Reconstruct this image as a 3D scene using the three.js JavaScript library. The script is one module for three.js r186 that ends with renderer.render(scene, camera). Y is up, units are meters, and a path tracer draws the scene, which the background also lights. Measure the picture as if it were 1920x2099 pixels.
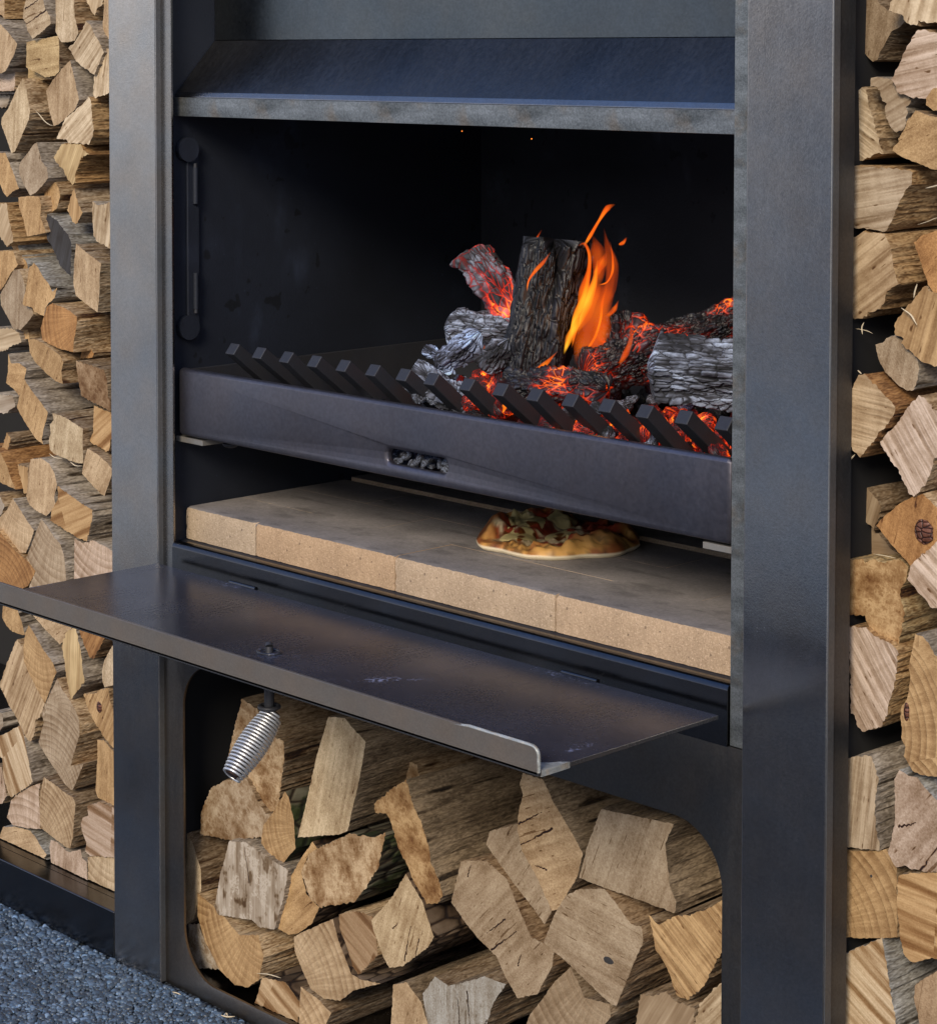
import * as THREE from 'three';
import { RoundedBoxGeometry } from 'three/addons/geometries/RoundedBoxGeometry.js';
import { mergeGeometries, mergeVertices, toCreasedNormals } from 'three/addons/utils/BufferGeometryUtils.js';

// ---------------------------------------------------------------- camera, sky, sun, exposure
const scene = new THREE.Scene();
const FOV = 2 * Math.atan(1049.5 / 4621.13) * 180 / Math.PI;
const camera = new THREE.PerspectiveCamera(FOV, 1920 / 2099, 0.05, 400);
camera.position.set(2.5759, 1.3386, 1.9148);
{ // yaw 45.9 degrees to the fireplace front, pitch just below level, lens shifted down
  const yaw = 0.8005, pitch = -0.0515, roll = 0.0014;
  camera.rotation.order = 'YXZ';
  camera.rotation.set(pitch, yaw, roll);
  camera.setViewOffset(1920, 2099, 0, 696.4, 1920, 2099);
}
const renderer = new THREE.WebGLRenderer();
renderer.toneMapping = THREE.LinearToneMapping;
renderer.toneMappingExposure = 1.06;
renderer.shadowMap.enabled = true;

const SUN = new THREE.Vector3(0.40, 0.48, 0.79).normalize();
const sun = new THREE.DirectionalLight(new THREE.Color(1.0, 0.87, 0.68), 2.7);
sun.position.copy(SUN).multiplyScalar(6).add(new THREE.Vector3(0.5, 0.7, 0));
sun.target.position.set(0.5, 0.7, 0);
sun.castShadow = true; sun.shadow.radius = 34; sun.shadow.mapSize.set(2048, 2048);
Object.assign(sun.shadow.camera, { left: -2.5, right: 2.5, top: 2.5, bottom: -2.5, near: 0.5, far: 14 });
scene.add(sun, sun.target);

{ // clear soft sky: pale towards the horizon, deeper blue overhead, a broad glow round the veiled sun
  const W = 512, H = 256, d = new Float32Array(W * H * 4), v = new THREE.Vector3();
  for (let r = 0; r < H; r++) for (let c = 0; c < W; c++) {
    const up = ((r + 0.5) / H - 0.5) * Math.PI, az = ((c + 0.5) / W - 0.5) * 2 * Math.PI;
    v.set(Math.cos(az) * Math.cos(up), Math.sin(up), Math.sin(az) * Math.cos(up));
    const e = Math.max(0, v.y), k = Math.pow(1 - e, 2.3), g = Math.pow(Math.max(0, v.dot(SUN)), 7);
    const i = (r * W + c) * 4;
    d[i] = 0.13 + 1.05 * k + 0.7 * g; d[i + 1] = 0.28 + 0.92 * k + 0.62 * g; d[i + 2] = 0.68 + 0.56 * k + 0.5 * g; d[i + 3] = 1;
    if (v.y < 0) { d[i] = 0.10; d[i + 1] = 0.11; d[i + 2] = 0.12; }
  }
  const t = new THREE.DataTexture(d, W, H, THREE.RGBAFormat, THREE.FloatType);
  t.mapping = THREE.EquirectangularReflectionMapping; t.magFilter = THREE.LinearFilter; t.minFilter = THREE.LinearFilter; t.needsUpdate = true;
  scene.background = t; scene.environment = t;
}

// ---------------------------------------------------------------- helpers
let seed = 20240;
const rnd = () => { seed = (seed + 0x6d2b79f5) | 0; let t = Math.imul(seed ^ (seed >>> 15), 1 | seed); t = (t + Math.imul(t ^ (t >>> 7), 61 | t)) ^ t; return ((t ^ (t >>> 14)) >>> 0) / 4294967296; };
const rr = (a, b) => a + (b - a) * rnd();
const V3 = (x, y, z) => new THREE.Vector3(x, y, z);
const clamp = (x, a = 0, b = 1) => Math.min(b, Math.max(a, x));
const sst = (a, b, x) => { const t = clamp((x - a) / (b - a)); return t * t * (3 - 2 * t); };
const mix = (a, b, t) => a + (b - a) * t;
const hash = (x, y, s) => { let h = Math.imul(x, 374761393) ^ Math.imul(y, 668265263) ^ Math.imul(s, 1274126177); h = Math.imul(h ^ (h >>> 13), 1274126177); return ((h ^ (h >>> 16)) >>> 0) / 4294967296; };
// value noise that repeats every p cells
function vn(x, y, p, q, s) {
  const xi = Math.floor(x), yi = Math.floor(y), fx = x - xi, fy = y - yi, u = fx * fx * (3 - 2 * fx), w = fy * fy * (3 - 2 * fy);
  const m = (a, n) => ((a % n) + n) % n, x0 = m(xi, p), x1 = m(xi + 1, p), y0 = m(yi, q), y1 = m(yi + 1, q);
  return mix(mix(hash(x0, y0, s), hash(x1, y0, s), u), mix(hash(x0, y1, s), hash(x1, y1, s), u), w);
}
const fbm = (x, y, p, q, s, o = 4) => { let a = 0, k = 0.5, t = 0; for (let i = 0; i < o; i++) { a += k * vn(x, y, p, q, s + i); t += k; x *= 2; y *= 2; p *= 2; q *= 2; k *= 0.55; } return a / t; };
function voronoi(x, y, p, q, s) { // [distance to the edge, cell value]
  const xi = Math.floor(x), yi = Math.floor(y), m = (a, n) => ((a % n) + n) % n; let d1 = 9, d2 = 9, id = 0;
  for (let j = -1; j <= 1; j++) for (let i = -1; i <= 1; i++) {
    const cx = m(xi + i, p), cy = m(yi + j, q), dx = xi + i + hash(cx, cy, s) - x, dy = yi + j + hash(cx, cy, s + 7) - y, d = Math.sqrt(dx * dx + dy * dy);
    if (d < d1) { d2 = d1; d1 = d; id = hash(cx, cy, s + 13); } else if (d < d2) d2 = d;
  }
  return [d2 - d1, id];
}
// a texture of f(u, v) -> [r, g, b] (sRGB values 0..1, or plain numbers for data)
function tex(n, f, srgb = false, m = n) {
  const d = new Uint8Array(n * m * 4);
  for (let y = 0; y < m; y++) for (let x = 0; x < n; x++) {
    const c = f((x + 0.5) / n, (y + 0.5) / m), i = (y * n + x) * 4;
    for (let k = 0; k < 3; k++) d[i + k] = Math.round(255 * clamp(typeof c === 'number' ? c : c[k]));
    d[i + 3] = 255;
  }
  const t = new THREE.DataTexture(d, n, m, THREE.RGBAFormat);
  t.wrapS = t.wrapT = THREE.RepeatWrapping; t.magFilter = THREE.LinearFilter; t.minFilter = THREE.LinearMipmapLinearFilter; t.generateMipmaps = true;
  if (srgb) t.colorSpace = THREE.SRGBColorSpace;
  t.needsUpdate = true;
  return t;
}
const lin = (r, g, b) => new THREE.Color().setRGB(r, g, b);
const names = new Map();
function numbered(n) { const k = names.get(n) ?? 0; names.set(n, k + 1); return k ? n + '_' + String(k).padStart(3, '0') : n; }
function tag(o, label, category, group, kind) { if (label) o.userData.label = label; if (category) o.userData.category = category; if (group) o.userData.group = group; if (kind) o.userData.kind = kind; return o; }
function thing(name, label, category, pos = [0, 0, 0], group) { const o = new THREE.Group(); o.name = numbered(name); o.position.set(...pos); scene.add(o); return tag(o, label, category, group); }
function part(parent, name, g, m) { const o = new THREE.Mesh(g, m); o.name = name; o.castShadow = o.receiveShadow = true; parent.add(o); return o; }
function top(name, g, m, label, category, group, kind) { const o = new THREE.Mesh(g, m); o.name = numbered(name); o.castShadow = o.receiveShadow = true; scene.add(o); return tag(o, label, category, group, kind); }
// box by its corners, edges rounded by r
function box(x0, x1, y0, y1, z0, z1, r = 0.0012) {
  const w = x1 - x0, h = y1 - y0, d = z1 - z0;
  const g = r > 0 ? new RoundedBoxGeometry(w, h, d, 2, Math.min(r, w / 2.1, h / 2.1, d / 2.1)) : new THREE.BoxGeometry(w, h, d);
  g.translate((x0 + x1) / 2, (y0 + y1) / 2, (z0 + z1) / 2);
  return boxUV(g);
}
// uv in metres, from the plane each face lies nearest to
function boxUV(g) {
  if (g.index) g = g.toNonIndexed();
  const p = g.attributes.position, n = g.attributes.normal, uv = new Float32Array(p.count * 2);
  for (let i = 0; i < p.count; i += 3) {
    let a = 0, b = 0, c = 0;
    for (let k = 0; k < 3; k++) { a += Math.abs(n.getX(i + k)); b += Math.abs(n.getY(i + k)); c += Math.abs(n.getZ(i + k)); }
    for (let k = 0; k < 3; k++) {
      const j = i + k, x = p.getX(j), y = p.getY(j), z = p.getZ(j);
      const q = a >= b && a >= c ? [z, y] : b >= c ? [x, z] : [x, y];
      uv[j * 2] = q[0]; uv[j * 2 + 1] = q[1];
    }
  }
  g.setAttribute('uv', new THREE.BufferAttribute(uv, 2));
  return g;
}
// a solid whose section (list of [z, y]) runs along x from x0 to x1
function profile(sec, x0, x1, crease = 0.5) {
  const s = new THREE.Shape(sec.map(([z, y]) => new THREE.Vector2(z, y)));
  let g = new THREE.ExtrudeGeometry(s, { depth: x1 - x0, bevelEnabled: false, steps: 1 });
  g.applyMatrix4(new THREE.Matrix4().makeBasis(V3(0, 0, 1), V3(0, 1, 0), V3(1, 0, 0)));
  // (z, y, x) basis turns the solid inside out, so the winding is put right
  if (g.index) g = g.toNonIndexed(); const p = g.attributes.position;
  for (let i = 0; i < p.count; i += 3) for (let k = 0; k < 3; k++) { const a = p.array[(i + 1) * 3 + k]; p.array[(i + 1) * 3 + k] = p.array[(i + 2) * 3 + k]; p.array[(i + 2) * 3 + k] = a; }
  g.translate(x0, 0, 0); g.computeVertexNormals();
  return boxUV(toCreasedNormals(g, crease));
}
function rod(a, b, r, r2 = r, n = 14) { const d = b.clone().sub(a), g = new THREE.CylinderGeometry(r2, r, d.length(), n); g.applyQuaternion(new THREE.Quaternion().setFromUnitVectors(V3(0, 1, 0), d.clone().normalize())); g.translate(...a.clone().add(b).multiplyScalar(0.5).toArray()); return boxUV(g); }
const scaled = (t, s) => { const c = t.clone(); c.repeat.set(s, s); c.needsUpdate = true; return c; };

// ---------------------------------------------------------------- materials
const STEEL_R = tex(512, (u, v) => 0.42 + 0.22 * fbm(u * 6, v * 6, 6, 6, 3, 5) + 0.10 * vn(u * 200, v * 200, 200, 200, 9) - 0.05 * vn(u * 140, v * 5, 140, 5, 4));
const STEEL_C = tex(512, (u, v) => {
  const a = fbm(u * 5, v * 5, 5, 5, 21, 5), b = fbm(u * 9, v * 9, 9, 9, 31, 4), s = vn(u * 256, v * 256, 256, 256, 5), sp = vn(u * 180, v * 180, 180, 180, 77) > 0.965 ? 0.12 : 0;
  const k = 0.74 + 0.11 * (a - 0.5) + 0.07 * (s - 0.5) + sp * 0.5;
  return [k + 0.05 * (b - 0.5), k, k - 0.05 * (b - 0.5)];
}, true);
const STEEL_B = tex(256, (u, v) => 0.5 + 0.3 * (vn(u * 128, v * 128, 128, 128, 8) - 0.5) + 0.4 * (fbm(u * 12, v * 12, 12, 12, 2) - 0.5));
function steel(r, g, b, rough, metal, s = 2.2, bump = 0.00012) {
  return new THREE.MeshStandardMaterial({ color: lin(r, g, b), roughness: rough, metalness: metal, map: scaled(STEEL_C, s), roughnessMap: scaled(STEEL_R, s), bumpMap: scaled(STEEL_B, s * 3), bumpScale: bump });
}
const SCALE_C = tex(512, (u, v) => { // pale speckled mill finish with rusty and bluish blooms
  const s = vn(u * 256, v * 256, 256, 256, 15), t = vn(u * 128, v * 128, 128, 128, 16), a = fbm(u * 4, v * 12, 4, 12, 51, 5), b = fbm(u * 7, v * 7, 7, 7, 52, 4);
  const k = 0.66 + 0.16 * (s - 0.5) + 0.12 * (t - 0.5) + 0.38 * (a - 0.5), w = sst(0.5, 0.8, b) * 0.05;
  return [k + w, k + 0.02, k + 0.02 - w * 0.9];
}, true);
const M = {
  post: steel(0.80, 0.755, 0.715, 0.40, 1.0),
  flange: steel(0.58, 0.555, 0.53, 0.5, 1.0),
  flangeSpeck: new THREE.MeshStandardMaterial({ color: lin(0.62, 0.61, 0.60), roughness: 0.45, metalness: 0.85, map: scaled(SCALE_C, 7), bumpMap: scaled(STEEL_B, 14), bumpScale: 0.0002 }),
  hood: steel(0.33, 0.32, 0.315, 0.62, 1.0, 1.6),
  roll: steel(0.48, 0.48, 0.49, 0.42, 1.0, 3),  // same steel as the hood, lightened to paint in a sky highlight
  hoodLip: new THREE.MeshStandardMaterial({ color: lin(0.52, 0.52, 0.53), roughness: 0.5, metalness: 0.85, map: scaled(SCALE_C, 4), bumpMap: scaled(STEEL_B, 9), bumpScale: 0.0002 }),  // mottled hood steel, lightened with reflected light put into the colour
  upper: steel(0.24, 0.27, 0.29, 0.6, 1.0, 1.8),
  panel: steel(0.40, 0.35, 0.30, 0.7, 1.0),
  lip: steel(0.36, 0.315, 0.275, 0.8, 0.5, 3.0),
  bare: new THREE.MeshStandardMaterial({ color: lin(0.85, 0.84, 0.82), roughness: 0.5, metalness: 0.35, map: scaled(SCALE_C, 16), bumpMap: scaled(STEEL_B, 30), bumpScale: 0.0004 }),
  cast: steel(0.075, 0.078, 0.095, 0.95, 0.35, 4, 0.0003),
  grate: steel(0.25, 0.24, 0.285, 0.8, 0.9, 1.3),
  rail: steel(0.19, 0.19, 0.20, 0.42, 1.0),
  chrome: new THREE.MeshStandardMaterial({ color: lin(0.82, 0.83, 0.85), roughness: 0.38, metalness: 0.85 }),
  copper: new THREE.MeshStandardMaterial({ color: lin(0.16, 0.085, 0.06), roughness: 0.5, metalness: 0.7, map: scaled(SCALE_C, 30) }),
  edge: steel(0.30, 0.31, 0.33, 0.95, 0.75),  // for the added post-side strips: sky sheen painted over the mirrored wood
  ret: steel(0.20, 0.205, 0.22, 0.9, 0.9),  // post steel darkened: shade beside the wood is put into the colour
  bracket: steel(0.55, 0.53, 0.50, 0.8, 0.5, 6),
};
{ // soot: matt black with patches where it has burnt or flaked away
  const c = tex(512, (u, v) => {
    const a = fbm(u * 4, v * 4, 4, 4, 61, 6), b = fbm(u * 14, v * 5, 14, 5, 62, 5), f = fbm(u * 40, v * 30, 40, 30, 63, 3), p = sst(0.52, 0.72, a) * sst(0.45, 0.7, b);
    const k = 0.30 + 0.16 * (a - 0.5) + 0.16 * p + (f > 0.73 && a > 0.5 ? -0.12 : 0) + (vn(u * 250, v * 250, 250, 250, 64) > 0.985 ? 0.2 : 0);
    return [k, k, k * 1.04];
  }, true);
  M.soot = new THREE.MeshStandardMaterial({ color: lin(0.15, 0.20, 0.32), roughness: 0.64, metalness: 0.1, map: scaled(c, 1.3), bumpMap: scaled(STEEL_B, 4), bumpScale: 0.0006 });
  M.sootBack = M.soot.clone(); M.sootBack.color = lin(0.30, 0.32, 0.37); M.sootBack.map = scaled(c, 1.9);
  // flap: smooth dark plate with ash specks, a scuffed smear and weld residue by the hinges
  const blob = (u, v, x, z, a, b, rot) => { const dx = u - x, dz = v - z, p = dx * Math.cos(rot) + dz * Math.sin(rot), q = -dx * Math.sin(rot) + dz * Math.cos(rot); return Math.exp(-(p * p) / (a * a) - (q * q) / (b * b)); };
  const fc = tex(1024, (u, v) => {
    if (v > 0.34) return 0.25;
    const a = fbm(u * 9, v * 9, 9, 9, 141, 4), fine = vn(u * 400, v * 400, 400, 400, 142), mid = fbm(u * 60, v * 60, 60, 60, 143, 3), speck = vn(u * 512, v * 512, 512, 512, 144) > 0.985 && fine > 0.5 ? 0.35 : 0;
    const sm = Math.max(blob(u, v, 0.665, 0.195, 0.045, 0.010, -0.9), blob(u, v, 0.99, 0.225, 0.012, 0.035, 0.1), 0.8 * blob(u, v, 0.186, 0.034, 0.04, 0.007, 0), blob(u, v, 0.8115, 0.036, 0.045, 0.008, 0), 0.6 * blob(u, v, 0.478, 0.2135, 0.03, 0.025, 0)), dusty = sst(0.52, 0.75, mid * 0.6 + fine * 0.4) * sm;
    const k = 0.23 + 0.09 * (a - 0.5) + 0.05 * (fine - 0.5) + 0.42 * dusty + speck; return [k, k * 1.03, k * 1.18];
  }, true);
  M.flap = new THREE.MeshPhysicalMaterial({ color: lin(0.62, 0.64, 0.72), roughness: 0.46, metalness: 0.0, specularIntensity: 1, map: fc, roughnessMap: scaled(STEEL_R, 3), bumpMap: scaled(STEEL_B, 9), bumpScale: 0.0001 });
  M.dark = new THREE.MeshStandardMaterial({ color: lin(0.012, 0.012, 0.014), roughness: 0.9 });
}
{ // firebrick: sandy, pitted
  const grain = (u, v) => 0.5 * vn(u * 170, v * 170, 170, 170, 81) + 0.5 * vn(u * 85, v * 85, 85, 85, 82);
  const pit = (u, v) => { const [d, id] = voronoi(u * 26, v * 26, 26, 26, 83); return id > 0.92 && d > 0.6 ? 1 : 0; };
  const c = tex(512, (u, v) => { const g = grain(u, v), a = fbm(u * 4, v * 4, 4, 4, 85, 5), w = g > 0.78 ? 0.10 : 0, k = 0.84 + 0.20 * (g - 0.5) + 0.16 * (a - 0.5) + w - 0.22 * pit(u, v); return [k + 0.02, k - 0.01 * (1 - g), k - 0.05 + 0.05 * g]; }, true);
  const b = tex(512, (u, v) => 0.6 * grain(u, v) + 0.3 - 0.5 * pit(u, v));
  const mk = (r, g, bl) => new THREE.MeshStandardMaterial({ color: lin(r, g, bl), roughness: 0.95, map: scaled(c, 8), bumpMap: scaled(b, 8), bumpScale: 0.0008 });
  M.brick = [mk(0.62, 0.50, 0.36), mk(0.65, 0.47, 0.30), mk(0.65, 0.51, 0.36), mk(0.66, 0.50, 0.34)];
  // the top of the hearth is greyed by ash and scorched in smudges
  const ct = tex(512, (u, v) => {
    const g = grain(u, v), a = fbm(u * 5, v * 5, 5, 5, 91, 5), sm = fbm(u * 6, v * 13, 6, 13, 93, 6), k = 0.74 + 0.12 * (g - 0.5) + 0.22 * (a - 0.5) - 0.13 * sst(0.55, 0.85, sm) + (vn(u * 200, v * 200, 200, 200, 94) > 0.97 ? 0.12 : 0);
    return [k, k * 0.985, k * 0.98];
  }, true);
  M.brickTop = new THREE.MeshStandardMaterial({ color: lin(0.50, 0.465, 0.45), roughness: 0.9, map: scaled(ct, 3.1), bumpMap: scaled(b, 8), bumpScale: 0.0005 });
}
// ---------------------------------------------------------------- ground
const W = 1.0169, FL = 0.0247, PW = 0.1131, XL = -FL - PW, XR = W + FL + PW;   // opening width, flange, post; outer edges of the two posts
{
  const agg = (u, v) => { const [d, id] = voronoi(u * 60, v * 60, 60, 60, 101); return [d, id]; };
  const c = tex(1024, (u, v) => { const [d, id] = agg(u, v), k = (0.30 + 0.32 * id) * sst(0, 0.25, d); return [k * 0.86, k * 0.97, k * 1.1]; }, true);
  const b = tex(1024, (u, v) => sst(0, 0.6, agg(u, v)[0]));
  const m = new THREE.MeshStandardMaterial({ color: lin(0.30, 0.31, 0.33), roughness: 0.75, map: scaled(c, 2), bumpMap: scaled(b, 2), bumpScale: 0.003 });
  const g = new THREE.CircleGeometry(3.0, 64); g.rotateX(-Math.PI / 2); g.translate(0.5, -0.003, 0); boxUV(g);
  top('patio', boxUV(g), m, 'dark exposed-aggregate paving at the foot of the fireplace', null, null, 'structure');
  // paler open ground beyond the paving
  const lc = tex(512, (u, v) => { const a = fbm(u * 8, v * 8, 8, 8, 111, 6), s = vn(u * 256, v * 256, 256, 256, 112), k = 0.92 + 0.12 * (a - 0.5) + 0.12 * (s - 0.5); return [k, k, k * 0.95]; }, true);
  const g2 = new THREE.CircleGeometry(260, 64); g2.rotateX(-Math.PI / 2); g2.translate(0, -0.012, 0);
  top('ground', boxUV(g2), new THREE.MeshStandardMaterial({ color: lin(0.74, 0.71, 0.66), roughness: 0.95, map: scaled(lc, 0.4) }), 'pale open ground beyond the dark paving', null, null, 'structure');
}
{ // rounded pebbles bedded in the paving where it is seen close up
  const s = new THREE.IcosahedronGeometry(1, 2), list = [];
  const st = 0.0056;
  for (let x = -1.0; x < 0.9; x += st) for (let z = -0.01; z < 0.62; z += st) {
    if (z > 0.40 && x < -0.5) continue;
    const px = x + rr(-0.5, 0.5) * st, pz = z + rr(-0.5, 0.5) * st;
    if (pz < 0.006 && px < W + FL + PW) continue;
    list.push([px, pz]);
  }
  const m = new THREE.MeshPhysicalMaterial({ color: 0xffffff, roughness: 0.42, clearcoat: 0.35, clearcoatRoughness: 0.25 });
  const im = new THREE.InstancedMesh(s, m, list.length), M4 = new THREE.Matrix4(), q = new THREE.Quaternion(), e = new THREE.Euler();
  list.forEach(([x, z], i) => {
    const a = 0.0020 + 0.0027 * Math.pow(rnd(), 1.6), big = rnd() < 0.03 ? 1.5 : 1;
    q.setFromEuler(e.set(rr(-0.35, 0.35), rr(0, 6.3), rr(-0.35, 0.35)));
    M4.compose(V3(x, rr(-0.0024, -0.0006), z), q, V3(a * big * rr(1.0, 1.6), a * rr(0.7, 1.0), a * big * rr(0.9, 1.2)));
    im.setMatrixAt(i, M4);
    const k = 0.055 + 0.15 * Math.pow(rnd(), 2) + (rnd() < 0.035 ? 0.2 : 0), w = rr(-0.15, 0.2);
    im.setColorAt(i, lin(k * (0.62 - w * 0.3), k * 0.94, k * (1.4 + w * 0.4)));
  });
  im.name = 'gravel'; im.castShadow = im.receiveShadow = true;
  scene.add(tag(im, 'small bluish grey pebbles set in the dark paving', null, null, 'stuff'));
}

{ // unseen wall added behind the camera to tone down what the steel mirrors
  const g = thing('added_reflection_wall', 'added unseen wall opposite the fireplace that tones the reflection in the steel', 'wall');
  const m = new THREE.MeshStandardMaterial({ color: lin(0.40, 0.375, 0.35), roughness: 0.95, bumpMap: scaled(STEEL_B, 3), bumpScale: 0.002 });
  part(g, 'wall_panel', box(-4.6, 7, -0.01, 2.1, 6.4, 6.6, 0.01), m); part(g, 'coping', box(-4.64, 7.04, 2.1, 2.16, 6.36, 6.64, 0.01), m);
}

// ---------------------------------------------------------------- the steel fireplace
const fire = thing('outdoor_fireplace', 'tall dark steel outdoor fireplace with hood, fold-down flap and arched log store', 'fireplace');
const XI = -0.022, XJ = W + 0.022, ZB = -0.634, TOP = 1.78;
part(fire, 'side_post', box(XL, -FL, 0, TOP, -0.0036, 0.009, 0.0016), M.post);
part(fire, 'side_post', box(W + FL, XR, 0, TOP, -0.0036, 0.009, 0.0016), M.post);
for (const a of [XL - 0.0008, -FL - 0.0003, W + FL - 0.0005, XR - 0.0003]) part(fire, 'post_sheen_strip', box(a, a + 0.0011, 0.001, TOP - 0.001, -0.0030, 0.0079, 0.0003), M.edge);  // added strips covering the post sides, with a cool sheen painted in
for (const [a, b] of [[XL + 0.0022, XL + 0.014], [XR - 0.014, XR - 0.0022]]) part(fire, 'post_return', box(a, b, 0, TOP, -0.034, -0.0040, 0.001), M.ret);
part(fire, 'frame_flange', box(-FL, 0, 0.579, TOP, -0.004, 0, 0.0008), M.flange);
part(fire, 'frame_flange', box(W, W + FL, 0.579, TOP, -0.004, 0, 0.0008), M.flangeSpeck);
// cabinet and firebox walls
part(fire, 'cabinet_wall', box(XL + 0.02, XI - 0.006, 0, TOP, -0.66, -0.0045, 0), M.dark);
part(fire, 'cabinet_wall', box(XJ + 0.006, XR - 0.02, 0, TOP, -0.66, -0.0045, 0), M.dark);
part(fire, 'firebox_wall', box(XI - 0.005, XI, 0.60, TOP, ZB, -0.0045, 0), M.soot);
part(fire, 'firebox_wall', box(XJ, XJ + 0.005, 0.60, TOP, ZB, -0.0045, 0), M.soot);
part(fire, 'firebox_back', box(XI - 0.005, XJ + 0.005, 0.60, TOP, ZB - 0.006, ZB - 0.0005, 0), M.sootBack);
part(fire, 'cabinet_back', box(XL + 0.02, XR - 0.02, 0, TOP, -0.67, -0.661, 0), M.dark);
part(fire, 'cabinet_top', box(XL, XR, TOP, TOP + 0.01, -0.67, 0.009, 0.001), M.post);
part(fire, 'upper_panel', box(XI, XJ, 1.3605, TOP - 0.002, -0.1000, -0.0945, 0.001), M.upper);
{ // hood: lip with a rolled upper edge, then a plate sloping back
  const lipY0 = 1.2527, lipY1 = 1.2800, z0 = -0.0215, arc = [];
  for (let i = 0; i <= 8; i++) { const a = (i / 8) * 0.98, r = 0.0085; arc.push([z0 - 0.0005 - r + r * Math.cos(a), lipY1 + r * Math.sin(a)]); }
  const e = arc[arc.length - 1], slope = [[-0.0942, 1.3602], [-0.0975, 1.3555]];
  const sec = [e, ...slope, [e[0] - 0.004, e[1] - 0.004]];
  const hood = part(fire, 'smoke_hood', profile(sec, XI + 0.001, XJ - 0.001, 0.7), M.hood);
  part(hood, 'rolled_edge', profile([...arc, [e[0] - 0.004, e[1] - 0.0042], [z0 - 0.005, lipY1 - 0.004], [z0 - 0.0008, lipY1 - 0.0004]], XI + 0.0015, XJ - 0.0015, 0.7), M.roll);
  part(hood, 'hood_lip', box(XI + 0.0015, XJ - 0.0015, lipY0, lipY1 - 0.0006, z0 - 0.0025, z0 + 0.0005, 0.0006), M.hoodLip);
}
{ // long handle bar clipped to the firebox side, discs and pins at its ends
  const bar = part(fire, 'wall_bracket', box(XI + 0.0005, XI + 0.006, 0.955, 1.20, -0.062, -0.040, 0.002), M.soot);
  for (const y of [1.2046, 0.949]) {
    const g = new THREE.CylinderGeometry(0.0175, 0.0175, 0.009, 28); g.rotateZ(Math.PI / 2); g.translate(XI + 0.0085, y, -0.0385); part(bar, 'disc', boxUV(g), M.soot);
    const s = y > 1 ? -1 : 1;
    part(bar, 'pin', rod(V3(XI + 0.009, y + s * 0.026, -0.052), V3(XI + 0.009, y + s * 0.078, -0.052), 0.0042), M.soot);
    part(bar, 'pin', rod(V3(XI + 0.009, y + s * 0.02, -0.052), V3(XI + 0.009, y + s * 0.05, -0.052), 0.003), M.cast);
  }
}
for (const [a, b] of [[-0.0195, 0.0425], [0.9597, W + 0.0195]]) part(fire, 'rest_bracket', box(a, b, 0.7868, 0.7945, -0.075, -0.020, 0.0008), M.bracket);
{ const g = new THREE.SphereGeometry(0.012, 20, 10, 0, Math.PI * 2, Math.PI / 2, Math.PI / 2); g.scale(1, 0.55, 1); g.translate(0.075, 0.792, -0.045); part(fire, 'bolt_head', boxUV(g), M.cast); }
{ // sill rail under the bricks: rolled front edge and a groove behind it
  const sec = [[0.0030, 0.5778]];
  for (let i = 0; i <= 8; i++) { const a = (i / 8) * Math.PI / 2, r = 0.0070; sec.push([0.0030 - r + r * Math.cos(a), 0.6400 + r * Math.sin(a)]); }
  sec.push([-0.0095, 0.647], [-0.0115, 0.6432], [-0.026, 0.6432], [-0.026, 0.5778]);
  part(fire, 'sill_rail', profile(sec, 0.0012, W - 0.0012, 0.6), M.rail);
  part(fire, 'hearth_tray', box(XI, XJ, 0.634, 0.6425, ZB, -0.0262, 0), M.soot);
  part(fire, 'store_ceiling', box(0.016, 1.0125, 0.486, 0.49, -0.6, -0.0045, 0), M.dark);
}
{ // lower front with the round-cornered opening of the log store
  const s = new THREE.Shape(); s.moveTo(-FL, 0); s.lineTo(W + FL, 0); s.lineTo(W + FL, 0.5775); s.lineTo(-FL, 0.5775); s.closePath();
  const a = 0.0195, b = 1.0080, c = 0.0240, d = 0.4825, r = 0.072, h = new THREE.Path();
  h.moveTo(a + r, c); h.lineTo(b - r, c); h.absarc(b - r, c + r, r, -Math.PI / 2, 0); h.lineTo(b, d - r); h.absarc(b - r, d - r, r, 0, Math.PI / 2);
  h.lineTo(a + r, d); h.absarc(a + r, d - r, r, Math.PI / 2, Math.PI); h.lineTo(a, c + r); h.absarc(a + r, c + r, r, Math.PI, 1.5 * Math.PI); s.holes.push(h);
  const g = new THREE.ExtrudeGeometry(s, { depth: 0.0028, bevelEnabled: true, bevelThickness: 0.0006, bevelSize: 0.0006, bevelSegments: 2, curveSegments: 20 }); g.translate(0, 0, -0.0034 - 0.0002);
  part(fire, 'lower_panel', boxUV(toCreasedNormals(g, 0.5)), M.panel);
  part(fire, 'store_floor', box(XI - 0.004, XJ + 0.004, 0.004, 0.0115, -0.655, -0.0048, 0), M.rail);
}
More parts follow.
